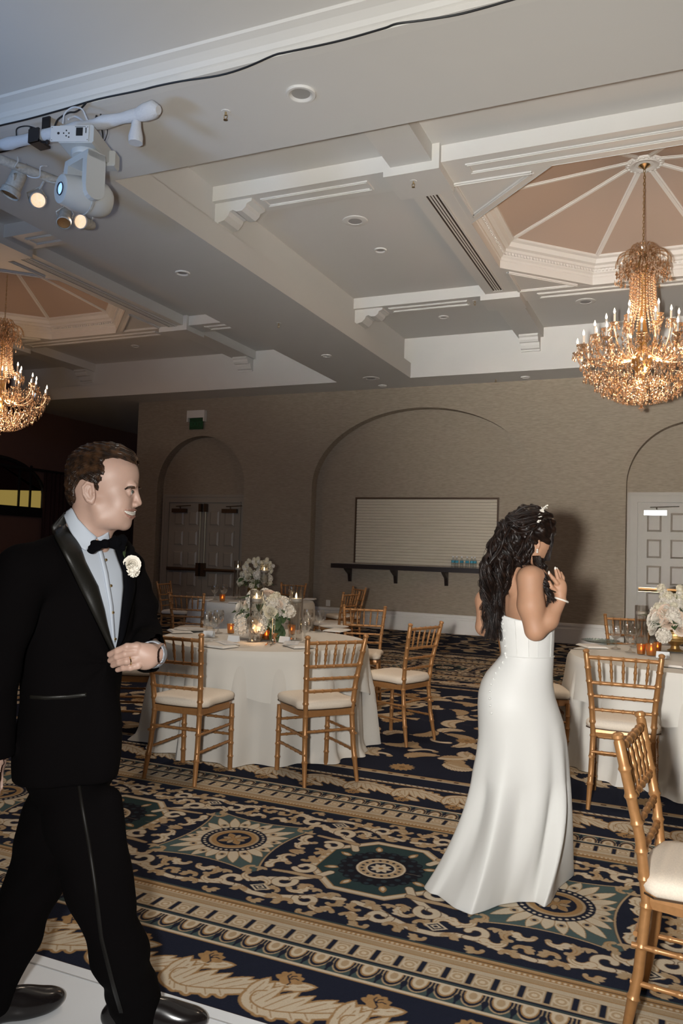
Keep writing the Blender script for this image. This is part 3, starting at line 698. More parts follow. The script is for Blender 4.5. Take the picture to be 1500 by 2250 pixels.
for i in range(61):
    yy = -.62+1.24*i/60; pts.append((.05*math.sin(i*.9)+.02*math.sin(i*2.3), yy))
vs = [(x, y, z) for z in (0.02, 1.5, 3.15) for x, y in pts]; nn = len(pts); fs = [(j*nn+i, j*nn+i+1, (j+1)*nn+i+1, (j+1)*nn+i) for j in range(2) for i in range(nn-1)]
o = mb.add(vs, fs).obj('drape', M['curtain'], t, True); so = o.modifiers.new('t', 'SOLIDIFY'); so.thickness = .01
MB().tube([(0, -4.5, 3.18), (0, .9, 3.18)], .035, 8).obj('curtain_rod', M['black'], t)
# white dance floor in front
mb = MB().box((-7, Y_N, .0), (2.5, 2.205, .022)); t = tag(mb.obj('dance_floor', mat('white_vinyl', (.80, .83, .86), .28)), 'glossy white dance floor sheet at front under the groom', 'dance floor')
MB().box((-7, 2.150, .022), (2.5, 2.156, .0235)).obj('seam', mat('vinyl_seam', (.45, .46, .47), .4), t)
# ================================================================ chiavari chairs
def bamboo(mb, a, b, r, rings, n=8, taper=None):
    """turned bamboo rod from a to b with raised rings"""
    a, b = Vector(a), Vector(b); L = (b-a).length; pts = []; rad = []
    ts = [0.0]
    for i in range(rings):
        t = (i+1)/(rings+1); d = .006/L; ts += [t-2*d, t-d, t, t+d, t+2*d]
    ts.append(1.0)
    for i, t in enumerate(ts):
        k = (i-1) % 5; base = r if taper is None else r*taper(t)
        pts.append(a.lerp(b, t)); rad.append(base*(1 if i in (0, len(ts)-1) else [1.0, 1.10, 1.32, 1.10, 1.0][k]))
    mb.tube(pts, rad, n)
def polyrod(mb, P, r, rings, n=8, finial=False):
    L = [0.0]
    for i in range(1, len(P)): L.append(L[-1]+(Vector(P[i])-Vector(P[i-1])).length)
    def pos(s):
        for i in range(1, len(P)):
            if s <= L[i]+1e-9: return Vector(P[i-1]).lerp(Vector(P[i]), (s-L[i-1])/(L[i]-L[i-1]))
        return Vector(P[-1])
    T = L[-1]; st = sorted([(x, r) for x in L]+[(T*z+d*.006, r*k) for z in rings for d, k in ((-2, 1.0), (-1, 1.1), (0, 1.28), (1, 1.1), (2, 1.0))])
    pts = [pos(s) for s, _ in st]; rad = [k for _, k in st]
    rad[0] = r*.72
    if finial:
        e = (Vector(P[-1])-Vector(P[-2])).normalized(); p = Vector(P[-1])
        pts += [p+e*.003, p+e*.008, p+e*.013, p+e*.022, p+e*.028]; rad += [r*.85, r*.85, r*1.15, r*1.1, r*.6]
    mb.tube(pts, rad, n)
def make_chair():
    t = thing('chiavari_chair', 'x', 'chair'); G = M['gold_chair']
    legs = []
    for s in (-1, 1):
        mb = MB(); polyrod(mb, [(s*.185, -.245, 0), (s*.172, -.205, .22), (s*.165, -.185, .43), (s*.176, -.205, .62), (s*.205, -.265, .905)], .0165, (.16, .33, .46, .55, .64, .73, .82, .91), 12, True); mb.obj('leg', G, t, True)
        mb = MB(); bamboo(mb, (s*.182, .19, 0), (s*.182, .185, .43), .0155, 4, 12); mb.obj('leg', G, t, True)
    # seat frame: shallow apron, wider in front
    def ringp(o, z): return [(-.172-o, -.19-o, z), (.172+o, -.19-o, z), (.188+o, -.05, z), (.198+o, .12, z), (.17+o, .195+o, z), (0, .215+o, z), (-.17-o, .195+o, z), (-.198-o, .12, z), (-.188-o, -.05, z)]
    r0 = ringp(0, .415)+ringp(.003, .44)+ringp(0, .458)
    mb = MB().add(r0, [(k*9+i, k*9+(i+1) % 9, k*9+9+(i+1) % 9, k*9+9+i) for k in range(2) for i in range(9)]+[tuple(range(8, -1, -1)), tuple(range(18, 27))]); mb.obj('seat_frame', G, t)
    # cushion
    def cu(s_, z): return [(x*s_, .01+(y-.01)*s_, z) for x, y, _ in ringp(.004, 0)]
    def smooth_ring(r_):
        p = [Vector(x) for x in r_]; n = len(p); out = []
        for i in range(n):
            a, b, c, d = p[i-1], p[i], p[(i+1) % n], p[(i+2) % n]
            for k in range(3):
                q = k/3; out.append(.5*((2*b)+(c-a)*q+(2*a-5*b+4*c-d)*q*q+(3*b-a-3*c+d)*q**3))
        return out
    rows = [smooth_ring(cu(s_, z)) for s_, z in ((.94, .459), (1.0, .468), (1.02, .485), (1.0, .503), (.93, .515), (.75, .522), (.4, .526))]
    nn = len(rows[0]); vs = [v for r_ in rows for v in r_]
    MB().add(vs, [(k*nn+i, k*nn+(i+1) % nn, (k+1)*nn+(i+1) % nn, (k+1)*nn+i) for k in range(len(rows)-1) for i in range(nn)]+[tuple(range(nn-1, -1, -1)), tuple((len(rows)-1)*nn+i for i in range(nn))]).obj('seat_cushion', M['cushion'], t, 'all')
    MB().add([tuple(v) for v in smooth_ring(cu(1.012, .466))]+[tuple(v) for v in smooth_ring(cu(1.012, .459))], [(i, (i+1) % nn, nn+(i+1) % nn, nn+i) for i in range(nn)]).obj('piping', M['brass_dark'], t)
    def backpt(z, s):   # point on the back posts
        P = [(.165, -.185, .43), (.176, -.205, .62), (.205, -.265, .905)]
        for a, b in zip(P, P[1:]):
            if z <= b[2]: q = (z-a[2])/(b[2]-a[2]); return Vector((s*(a[0]+(b[0]-a[0])*q), a[1]+(b[1]-a[1])*q, z))
    for i, (z, r_) in enumerate(((.885, .0115), (.735, .0105), (.655, .0095), (.575, .0095))):
        mb = MB(); bamboo(mb, backpt(z, -1), backpt(z, 1), r_, 5, 10); mb.obj('top_rail' if i == 0 else 'back_rail', G, t, True)
    for k in range(5):
        u = (k-2)/2.75*.185; a = backpt(.735, 1); b = backpt(.885, 1)
        mb = MB(); tp = lambda q: .45+.75*math.sin(PI*min(max(q, .03), .97))**.9
        bamboo(mb, (u*.93, a.y, .735), (u*1.02, b.y, .885), .0072, 3, 10, tp); mb.obj('spindle', G, t, True)
    for (a, b) in (((-.178, -.225, .30), (-.182, .187, .30)), ((.178, -.225, .30), (.182, .187, .30)), ((-.176, -.228, .19), (-.182, .188, .19)), ((.176, -.228, .19), (.182, .188, .19)),
                   ((-.17, -.215, .33), (.17, -.215, .33)), ((-.182, .187, .335), (.182, .187, .335)), ((-.182, .188, .23), (.182, .188, .23))):
        mb = MB(); bamboo(mb, a, b, .0085, 5, 10); mb.obj('stretcher', G, t, True)
    return t
chair0 = make_chair(); _cu = [False]
def place_chair(x, y, face, label, group=None):
    """face = heading of the sitter in degrees, 0 = +Y, counter-clockwise"""
    c = copy_tree(chair0) if _cu[0] else chair0; _cu[0] = True
    c.location = (x, y, 0); c.rotation_euler = (0, 0, R(face)); c['label'] = label
    if group: c['group'] = group
    return c
def face_to(x, y, tx, ty): return math.degrees(math.atan2(-(tx-x), ty-y))
T1, T2, T3 = (-3.03, 5.52), (-5.45, 9.55), (.08, 6.38)
G1, G2, G3 = 'gold chairs at the middle table', 'gold chairs at the far table', 'gold chairs at the right table'
def from_feet(bl, br, fr, fl):
    P = [onz(*p) for p in (bl, br, fr, fl)]; c = sum(P, Vector())/4; f = ((P[2]+P[3])-(P[0]+P[1])); return c, math.degrees(math.atan2(-f.x, f.y))
c, a = from_feet((328,1705), (427,1728), (507,1690), (408,1671)); place_chair(c.x, c.y, a, 'gold chair with back to us beside the groom\'s hand', G1)
c, a = from_feet((661,1730), (780,1712), (714,1676), (603,1691)); a_b = a; place_chair(c.x, c.y, a, 'gold chair with back to us at front of the middle table', G1)
place_chair(-2.10, 6.03, 72, 'gold chair turned side-on right of the middle table, ivory seat in view', G1)
place_chair(-2.86, 7.12, 196, 'gold chair behind the middle table, facing it, between table and big arch', G1)
place_chair(-3.98, 5.15, -68, 'gold chair left of the middle table, mostly hidden behind the groom\'s arm', G1)
place_chair(-5.32, 7.93, 16, 'dim gold chair with back to us left in front of the far table', G2)
place_chair(-6.93, 9.95, -82, 'dark chair at far left of the far table near the door', G2)
place_chair(-5.75, 11.20, 190, 'shadowed chair behind the far table flowers', G2)
place_chair(-4.33, 9.78, 82, 'gold chair right of the far table, nearer of the two by the wall', G2)
place_chair(-4.72, 11.0, 140, 'gold chair right of the far table, farther of the two by the wall', G2)
place_chair(-.34, 5.17, 2, 'gold chair with back to us in front of the right table', G3)
place_chair(-1.0, 5.98, -70, 'gold chair half hidden by the bride at left of the right table', G3)
place_chair(-.47, 7.99, 192, 'gold chair behind the right table with only its top in view', G3)
place_chair(.10, 2.78, -96, 'nearest gold chair cut off by the right picture edge', None)

# ================================================================ tables and cloths
def drape(cx, cy, r, z_top, hem, folds, amp, seed, n=240, flare=.05, rows=18, ph=0.0, puddle=0.0):
    g = random.Random(seed); fr = [(g.uniform(.6, 1.3)*folds*(1 if i == 0 else g.choice((.5, 1.6, .33, 2.1))), g.uniform(0, 6.28), g.uniform(.4, 1)/(1+i)) for i in range(4)]
    fr = [(max(2, round(f)), p, a) for f, p, a in fr]
    vs = []
    for i, rr in enumerate((.0, .5, .85, .95, .985)):
        for k in range(n): q = 2*PI*k/n; vs.append((cx+r*rr*math.cos(q), cy+r*rr*math.sin(q), z_top))
    R0 = 5
    for j in range(1, rows+1):
        t = j/rows
        for k in range(n):
            q = 2*PI*k/n; h = hem(q) if callable(hem) else hem
            z = z_top-.004-(z_top-h)*t**1.15
            w = sum(a*math.sin(f*q+p) for f, p, a in fr); w = w if w > 0 else w*.7
            d = (z_top-z); rad = r*.992+min(.012, d*.3)+flare*d/.75+amp*w*min(1, d/.35)*(.45+.75*d/.75)
            if puddle and z < .06: rad += puddle*(.06-z)/.06*max(0, math.sin(3*q+ph)+.3*math.sin(17*q))
            vs.append((cx+rad*math.cos(q), cy+rad*math.sin(q), max(z, .004)))
    T = R0+rows; fs = [(i*n+k, i*n+(k+1) % n, (i+1)*n+(k+1) % n, (i+1)*n+k) for i in range(T-1) for k in range(n)]
    return MB().add(vs, fs)
def table(T, r, idx, label, l1, l2):
    t = thing('round_table', label, 'table', (T[0], T[1], 0), 0, 'round banquet tables')
    MB().lathe([(.001, .70), (r-.03, .70), (r-.015, .71), (r-.015, .735), (r-.03, .742), (.001, .742)], n=40).obj('tabletop', M['dark_wood'], t)
    for k in range(4):
        q = PI/4+k*PI/2; MB().tube([(.42*math.cos(q), .42*math.sin(q), .70), (.46*math.cos(q), .46*math.sin(q), 0)], .014, 8).obj('leg', M['black_metal'], t)
    a = drape(T[0], T[1], r, .748, .004, 17, .048, 11+idx, flare=.055, puddle=.05, ph=idx*2+2.4).obj('tablecloth', M['cloth2'], None, True); tag(a, l1, 'tablecloth', 'floor length tablecloths')
    a0 = (2.25, .4, 1.2)[idx]
    hem = lambda q: .40+.13*abs(math.sin(1.5*(q-a0)))-.12*abs(math.cos(2*(q-a0)))**3
    b = drape(T[0], T[1], r+.006, .757, hem, 13, .034, 31+idx, flare=.075, rows=12).obj('overlay_cloth', M['cloth'], None, True); tag(b, l2, 'tablecloth', 'overlay cloths')
TR_ = .80
table(T1, TR_, 0, 'round banquet table in the middle hidden under white cloths', 'floor-length ivory cloth puddling on carpet under the middle table', 'white overlay cloth with uneven hem on the middle table')
table(T2, .84, 1, 'round banquet table in the far corner under ivory cloth', 'floor-length ivory cloth on the far table', 'overlay cloth on the far table')
table(T3, .90, 2, 'round banquet table at right behind the gold chair', 'floor-length ivory cloth on the right table', 'white overlay cloth on the right table')
ZT = .762

# ================================================================ chandeliers
def drop_mesh(mb, c, h, r, n=4):
    c = Vector(c); vs = [(c.x, c.y, c.z)]
    for z, k in ((-.35, .55), (-.68, 1.0)):
        for i in range(n): q = 2*PI*i/n+z*7; vs.append((c.x+r*k*math.cos(q), c.y+r*k*math.sin(q), c.z+h*z))
    vs.append((c.x, c.y, c.z-h)); fs = [(0, 1+(i+1) % n, 1+i) for i in range(n)]+[(1+i, 1+(i+1) % n, 1+n+(i+1) % n, 1+n+i) for i in range(n)]+[(1+n+i, 1+n+(i+1) % n, 2*n+1) for i in range(n)]
    mb.add(vs, fs)
def chandelier(cx, label, warm):
    Z0 = ZA-.03
    t = thing('crystal_chandelier', label, 'chandelier', (cx, CY, Z0)); g = random.Random(3); B = M['brass']
    MB().lathe([(.001, 0), (.062, 0), (.066, -.008), (.05, -.018), (.03, -.03), (.012, -.05), (.001, -.06)], n=20).obj('canopy', B, t, True)
    zc = 4.97-Z0
    k = 0; z = -.05
    link_me = None
    while z > zc:
        mb = MB(); n = 10; pts = [(.011*math.cos(2*PI*i/n), 0, .024*math.sin(2*PI*i/n)) for i in range(n+1)]
        if link_me is None: mb.tube(pts, .0038, 5, False); link_me = mb.mesh('chain_link', B, True)
        o = link('chain_link', link_me, t); o.location = (0, 0, z-.02); o.rotation_euler = (0, 0, (k % 2)*PI/2+.3); k += 1; z -= .037
    zt = zc
    # central stem with glass baluster
    st = [(.001, 0), (.02, -.01), (.035, -.04), (.015, -.07), (.05, -.12), (.08, -.2), (.05, -.30), (.03, -.45), (.045, -.6), (.03, -.8), (.06, -.95), (.05, -1.1), (.12, -1.22), (.09, -1.35), (.03, -1.45), (.001, -1.5)]
    MB().lathe([(r_, z_+zt) for r_, z_ in st], n=14).obj('stem', M['bowl_gold'], t, True)
    C = M['crystal']
    # crown of curled arms and pendants
    mb = MB(); arms = MB()
    for i in range(14):
        a = 2*PI*i/14; ca, sa = math.cos(a), math.sin(a)
        pts = bez((.03*ca, .03*sa, zt-.10), (.10*ca, .10*sa, zt+.02), (.31*ca, .31*sa, zt+.0), (.295*ca, .295*sa, zt-.18), 10); arms.tube(pts, .009, 5)
        pts = bez((.04*ca, .04*sa, zt-.05), (.06*ca, .06*sa, zt+.10), (.14*ca, .14*sa, zt+.10), (.15*ca, .15*sa, zt-.05), 8); arms.tube(pts, .007, 5)
    arms.obj('crown_arm', C, t, True)['kind'] = 'stuff'
    for i in range(460):
        a = g.uniform(0, 2*PI); r_ = g.uniform(.06, .31); drop_mesh(mb, (r_*math.cos(a), r_*math.sin(a), zt-.06-.9*abs(r_-.17)-g.uniform(0, .18)), .065, .013)
    for i in range(130):
        a = g.uniform(0, 2*PI); r_ = g.uniform(.04, .15); drop_mesh(mb, (r_*math.cos(a), r_*math.sin(a), zt+.02-g.uniform(0, .10)), .05, .012)
    # waist of bead strands
    for i in range(26):
        a = 2*PI*i/26
        for j in range(20):
            q = j/19; r_ = .125+.03*q+.12*max(0, q-.7)**1.2*3*.5; zz = zt-.28-.56*q; mb.ball((r_*math.cos(a), r_*math.sin(a), zz), .014, 5, 3)
    # arms, candle cups and candles: 3 tiers
    tiers = [(12, .70, -1.14, .04), (12, .52, -.98, .30), (6, .30, -.82, .1)]
    ai = 0
    for (n, rr, zz, ph) in tiers:
        for i in range(n):
            a = 2*PI*i/n+ph; ca, sa = math.cos(a), math.sin(a); z1 = zt+zz
            MB().tube(bez((.05*ca, .05*sa, zt-1.15), (.30*rr/.7*ca, .30*rr/.7*sa, zt-1.42), (.98*rr*ca, .98*rr*sa, z1-.30), (rr*ca, rr*sa, z1-.02), 10), .010, 5).obj('arm', C, t, True)
            MB().lathe([(.010, -.03), (.035, -.02), (.055, .0), (.058, .006), (.03, -.005), (.012, -.005)], (rr*ca, rr*sa, z1), 12).obj('candle_cup', C, t, True)
            c = MB().lathe([(.001, -.005), (.012, -.005), (.012, .105), (.008, .112), (.001, .112)], (rr*ca, rr*sa, z1), 8).obj('candle', M['wax'], t, True)
            MB().lathe([(.001, .108), (.009, .118), (.012, .132), (.009, .150), (.003, .168), (.001, .176)], (rr*ca, rr*sa, z1), 8).obj('bulb', M['bulb'], c, True)
            for k2 in range(9):
                b = 2*PI*k2/9; drop_mesh(mb, (rr*ca+.054*math.cos(b), rr*sa+.054*math.sin(b), z1-.005), g.uniform(.05, .10), .011)
    # bowl of hanging crystals
    for i in range(1050):
        a = g.uniform(0, 2*PI); u = g.random()**.6; r_ = .68*u; low = -1.30-.46*math.sqrt(max(0, 1-u*u))*g.uniform(.35, 1.0); drop_mesh(mb, (r_*math.cos(a), r_*math.sin(a), zt+low+.06), g.uniform(.045, .09), g.uniform(.010, .017))
    for i in range(620):
        a = g.uniform(0, 2*PI); r_ = g.uniform(.15, .74); drop_mesh(mb, (r_*math.cos(a), r_*math.sin(a), zt-1.08-.12*g.random()-(.74-r_)*.05), g.uniform(.03, .07), g.uniform(.010, .016))
    for i in range(22):    # bead swags
        a = 2*PI*i/22
        for j in range(16):
            q = j/15; r_ = .60-.42*q**1.2; mb.ball((r_*math.cos(a), r_*math.sin(a), zt-1.33-.40*math.sin(q*PI/2)), .0095, 5, 3)
    drop_mesh(mb, (0, 0, zt-1.73), .12, .04, 6)
    o = mb.obj('crystal_drops', [C], t); o['kind'] = 'stuff'
    o.data.materials.append(M['crystal_gold'])
    idx = np.random.RandomState(1).rand(len(o.data.polygons)//1) < .0
    mi = [(k // 12) % 3 == 0 for k in range(len(o.data.polygons))]; o.data.polygons.foreach_set('material_index', [int(b) for b in mi])
    lamp('chandelier_glow', 'POINT', (cx, CY, Z0+zt-1.30), warm*2.2, (1.0, .66, .40), size=.25)
    lamp('chandelier_glow_up', 'POINT', (cx, CY, Z0+zt-.70), warm*.8, (1.0, .62, .38), size=.3)
    lamp('chandelier_core', 'POINT', (cx+.1, CY-.1, Z0+zt-1.42), warm*.12, (1.0, .72, .48), size=.05)
M['crystal_gold'] = mat('amber_crystal', (.66, .47, .33), .14, .25, .9)
chandelier(CX1, 'large crystal chandelier hanging from the right ceiling dome', 34)
chandelier(CX2, 'large crystal chandelier at left edge under the orange-lit dome', 30)
# ================================================================ flower pieces
def petal_cup(mb, c, r, ph, up, open_, n=5, mi=0, g=rnd):
    c = Vector(c); up = Vector(up).normalized(); a = up.orthogonal().normalized(); b = up.cross(a)
    for k in range(n):
        q = 2*PI*k/n+ph; d = a*math.cos(q)+b*math.sin(q); s = up.cross(d)
        w = r*.72
        P = [c+d*r*.10, c+d*r*(.45+.35*open_)+s*w*.55+up*r*.25, c+d*r*(.45+.35*open_)-s*w*.55+up*r*.25, c+d*r*(.55+.55*open_)+s*w*.5+up*r*(.95-.55*open_), c+d*r*(.55+.55*open_)-s*w*.5+up*r*(.95-.55*open_), c+d*r*(.66+.62*open_)+up*r*(1.05-.65*open_), c+d*r*(.60+.45*open_)+up*r*(.34-.1*open_)]
        mb.add(P, [(0, 2, 6), (0, 6, 1), (2, 4, 6), (1, 6, 3), (4, 5, 6), (3, 6, 5)], mi)
def rose_mesh(r, m_):
    mb = MB()
    for i, (R_, h0, h1, curl, n) in enumerate(((.22, -.1, .62, -.06, 3), (.40, -.2, .60, -.02, 4), (.60, -.35, .52, .05, 5), (.80, -.45, .36, .14, 6), (1.0, -.5, .12, .22, 7))):
        for k in range(n):
            q = 2*PI*k/n+i*.8; hw_ = PI/n*1.28; vs = []
            for v in (0, .5, .85, 1.0):
                for u in (-1, -.5, 0, .5, 1):
                    rr = R_*(.30+.70*math.sin(v*PI/2))*(1+(.06 if u in (-.5, .5) else 0))+curl*(v**4); z = h0+(h1-h0)*v*(1-.16*u*u)-abs(curl)*.5*(v > .9)
                    a = q+u*hw_; vs.append((r*rr*math.cos(a), r*rr*math.sin(a), r*z))
            mb.add(vs, [(j*5+i_, j*5+i_+1, j*5+i_+6, j*5+i_+5) for j in range(3) for i_ in range(4)])
    mb.ball((0, 0, r*.1), r*.2, 6, 5)
    return mb.mesh('rose', m_, 'all')
def cluster_mesh(r, m_, nb=34, pr=.22, stalk=1.0):
    mb = MB(); g = random.Random(int(r*1000))
    for i in range(nb):
        z = 1-2*(i+.5)/nb; q = i*2.4; d = Vector((math.cos(q)*math.sqrt(1-z*z), math.sin(q)*math.sqrt(1-z*z), z*stalk)); petal_cup(mb, d*r*.8, r*pr*1.25, g.uniform(0, 6), d, .8, 5)
    mb.ball((0, 0, 0), (r*.75, r*.75, r*.75*stalk), 8, 6)
    return mb.mesh('blossom_cluster', m_, 'all')
def leaf_mesh(L, w, m_):
    mb = MB(); rows = []
    for i, (t, k) in enumerate(((0, .05), (.25, .8), (.5, 1), (.75, .7), (1, .02))):
        z = .18*L*math.sin(t*PI*.8); rows += [(t*L, -w*k, z+.15*w*k), (t*L, 0, z), (t*L, w*k, z+.15*w*k)]
    mb.add(rows, [(i*3+j, i*3+j+1, i*3+4+j, i*3+3+j) for i in range(4) for j in range(2)]); return mb.mesh('leaf', m_, 'all')
FM = dict(rw=rose_mesh(.052, M['petal_w']), rp=rose_mesh(.056, M['petal_p']), rc=rose_mesh(.045, M['petal_c']), hy=cluster_mesh(.062, M['petal_w'], 42), st=cluster_mesh(.036, M['petal_c'], 24, .30, 1.5), sw=cluster_mesh(.034, M['petal_w'], 14, .42, 1.2))
LM = [leaf_mesh(.085, .024, M['leaf']), leaf_mesh(.065, .016, M['leaf2']), leaf_mesh(.12, .030, M['leaf'])]
def arrangement(loc, label, seed, s=1.0, lean=(0, 0), kinds='rw rp rc hy hy st sw rw st sw', stalks=9, droop=True, nflow=36, nleaf=34, bulge=()):
    g = random.Random(seed); t = thing('flower_arrangement', label, 'flowers', loc, 0, 'table centrepieces')
    MB().lathe([(.001, .002), (.055, .002), (.06, .010), (.035, .022), (.03, .045), (.05, .06), (.095, .085), (.105, .12), (.098, .155), (.102, .16), (.094, .155), (.08, .12), (.001, .10)], n=24).obj('footed_bowl', M['bowl_gold'], t, True)
    for z in (.10, .125, .145): MB().lathe([(.101, z-.003), (.1065, z), (.101, z+.003)], n=24).obj('bowl_ring', M['bowl_gold'], t, True)
    ks = kinds.split()
    for i in range(nflow):
        z = g.uniform(-.12, 1.0) if i > 4 else g.uniform(.1, .8); q = g.uniform(0, 2*PI) if i > 8 else PI+i*PI/8.5; rr = math.sqrt(max(.05, 1-z*z*.9))
        d = Vector((math.cos(q)*rr, math.sin(q)*rr, z)); p = Vector((d.x*.17*s+lean[0]*max(0, z), d.y*.16*s+lean[1]*max(0, z), .215+d.z*.15*s))
        o = link('flower', FM[ks[i % len(ks)]], t); o.location = p; o.rotation_euler = d.to_track_quat('Z', 'Y').to_euler(); k = g.uniform(.85, 1.15)*(.9+.1*s); o.scale = (k, k, k)
    for i, (bx_, by_, bz_, kd) in enumerate(bulge):
        o = link('flower', FM[kd], t); o.location = (bx_, by_, bz_); o.rotation_euler = Vector((bx_, by_, max(.05, bz_-.2))).to_track_quat('Z', 'Y').to_euler()
    for i in range(stalks):      # tall stems of small blossoms
        q = g.uniform(0, 2*PI); e = Vector((math.cos(q)*g.uniform(.05, .20)*s+lean[0], math.sin(q)*g.uniform(.05, .2)*s+lean[1], .215+g.uniform(.17, .27)*s))
        MB().tube(bez((0, 0, .12), (0, 0, .25), e*.8+Vector((0, 0, .04)), e, 6), .0025, 4).obj('stem', M['leaf2'], t)
        for k in range(4):
            o = link('flower', FM['sw' if k % 2 else 'st'], t); o.location = e+Vector((g.uniform(-.03, .03), g.uniform(-.03, .03), -.03*k+.01)); o.rotation_euler = (g.uniform(-1, 1), g.uniform(-1, 1), g.uniform(0, 6)); k2 = .75-.08*k; o.scale = (k2, k2, k2)
    for i in range(nleaf):
        q = g.uniform(0, 2*PI) if i > 10 else PI+g.uniform(0, PI); z = g.uniform(-.1, .35) if i < nleaf*.7 else g.uniform(.3, 1)
        o = link('leaf', LM[g.randrange(3)], t); rr = g.uniform(.10, .17)*s; o.location = (rr*math.cos(q), rr*math.sin(q), .20+.13*z); o.rotation_euler = (g.uniform(-.6, .6), g.uniform(-.2, .9 if droop else .3), q+g.uniform(-.4, .4))
    return t
def goblet(x, y, z, label, k=1.12, group='water goblets'):
    t = thing('water_goblet', label, 'glass', (x, y, z), 0, group)
    P = [(.001, .002), (.034, .002), (.035, .004), (.012, .010), (.0055, .020), (.0055, .040), (.009, .048), (.0055, .056), (.008, .066), (.026, .080), (.037, .102), (.040, .128), (.038, .150), (.034, .168)]
    MB().lathe([(r_*k, z_*k) for r_, z_ in P], n=20).obj('bowl', M['glass'], t, 'all')
    MB().lathe([(.001, .070*k)]+[(r_*k*.95, z_*k) for r_, z_ in P[9:12]]+[(.039*k*.94, .140*k), (.001, .140*k)], n=20).obj('water', M['water'], t, 'all')
    return t
def votive(x, y, z, label, k=1.0, lit=True, group='gold votives'):
    t = thing('votive_holder', label, 'candle holder', (x, y, z), 0, group)
    MB().lathe([(.001, 0), (.026*k, 0), (.028*k, .004), (.033*k, .070*k), (.034*k, .075*k), (.031*k, .072*k), (.026*k, .010), (.001, .008)], n=18).obj('cup', M['votive'], t, True)
    if lit:
        c = MB().lathe([(.001, .008), (.02*k, .008), (.02*k, .03*k), (.001, .03*k)], n=12).obj('tealight', M['wax'], t, True)
        MB().lathe([(.001, .031*k), (.005, .038*k), (.001, .056*k)], n=8).obj('flame', M['flame'], c, True)
    return t
def floater(x, y, z, h, r, label, lit=True):
    t = thing('floating_candle_vase', label, 'candle vase', (x, y, z), 0, 'cylinder vases with floating candles')
    MB().lathe([(.001, .004), (r, .004), (r, h), (r-.003, h), (r-.003, .010), (.001, .010)], n=28).obj('cylinder', M['glass'], t, True)
    MB().lathe([(.001, h*.78), (r-.004, h*.78)], n=28).obj('water', M['water'], t, True)
    c = MB().lathe([(.001, h*.78-.016), (r*.55, h*.78-.014), (r*.84, h*.78-.002), (r*.88, h*.78+.010), (r*.80, h*.78+.020), (r*.3, h*.78+.022), (.001, h*.78+.020)], n=24).obj('floating_candle', M['wax'], t, True)
    if lit:
        MB().tube([(0, 0, h*.78+.018), (0, 0, h*.78+.03)], .0012, 5).obj('wick', M['black'], c)
        z0 = h*.78+.022
        MB().lathe([(.001, z0), (.0065, z0+.008), (.0075, z0+.014), (.004, z0+.026), (.001, z0+.038)], n=10).obj('flame', M['flame'], c, True)
    return t
def place_setting_menu(x, y, rz, label, gl):
    t = thing('menu_card', label, 'menu card', (x, y, ZT+.006), rz, gl)
    MB().box((-.055, -.115, 0), (.055, .115, .0015)).obj('card', M['paper'], t)
    mb = MB()
    for i in range(9): w = .032*(1-.3*((i*37) % 5)/5); mb.box((-w, -.085+i*.02, .0015), (w, -.082+i*.02, .0018))
    o = mb.obj('printed_lines', mat('grey_ink', (.35, .34, .33), .8), t); o['kind'] = 'stuff'
    return t
def napkin(x, y, rz, label, g_='napkins'):
    t = thing('folded_napkin', label, 'napkin', (x, y, ZT+.001), rz, g_)
    mb = MB()
    for k in range(3):
        a = .085-.006*k; b = .125-.008*k; z = .004*k; mb.add([(-a, -b, z), (a, -b, z), (a, b, z), (-a, b, z), (-a*.98, -b*.97, z+.0045), (a*.97, -b*.98, z+.004), (a*.98, b*.97, z+.0045), (-a*.96, b*.98, z+.004)], [(4, 5, 6, 7), (0, 1, 5, 4), (1, 2, 6, 5), (2, 3, 7, 6), (3, 0, 4, 7)])
    mb.obj('fold', M['napkin'], t); return t
def plate(x, y, label, g_='plates'):
    t = thing('dinner_plate', label, 'plate', (x, y, ZT), 0, g_)
    MB().lathe([(.001, .003), (.085, .003), (.095, .006), (.135, .016), (.137, .018), (.094, .010), (.001, .007)], n=32).obj('rim', M['china'], t, True); return t
def fork(x, y, rz, label, g_='forks'):
    t = thing('fork', label, 'fork', (x, y, ZT+.002), rz, g_)
    MB().add([(-.003, -.10, .003), (.003, -.10, .003), (-.006, -.09, .004), (.006, -.09, .004), (-.003, .02, .005), (.003, .02, .005), (-.012, .045, .003), (.012, .045, .003), (-.012, .06, .003), (.012, .06, .003)], [(0, 1, 3, 2), (2, 3, 5, 4), (4, 5, 7, 6), (6, 7, 9, 8)]).obj('handle', M['steel'], t)
    for i in range(4): xx = -.0105+.007*i; MB().box((xx-.0018, .058, .002), (xx+.0018, .095, .0045)).obj('tine', M['steel'], t)
    return t
def knife(x, y, rz, label, g_='knives'):
    t = thing('knife', label, 'knife', (x, y, ZT+.002), rz, g_)
    MB().tube([(0, -.11, .006), (0, -.10, .006), (0, .0, .005)], [.005, .0065, .004], 6, flat=.6).obj('handle', M['steel'], t)
    MB().add([(-.004, 0, .005), (.005, 0, .005), (.009, .03, .004), (.008, .09, .004), (-.003, .115, .004), (-.004, .03, .004)], [(0, 1, 2, 3, 4, 5)]).obj('blade', M['steel'], t); return t
def place_card(x, y, rz, label, g_='place cards'):
    t = thing('place_card', label, 'place card', (x, y, ZT+.001), rz, g_)
    MB().add([(-.045, -.018, 0), (.045, -.018, 0), (.045, 0, .045), (-.045, 0, .045), (-.045, .018, 0), (.045, .018, 0)], [(0, 1, 2, 3), (3, 2, 5, 4)]).obj('tent', M['paper'], t)
    return t
def on_table(px, py, z=ZT): p = onz(px, py, z); return p.x, p.y

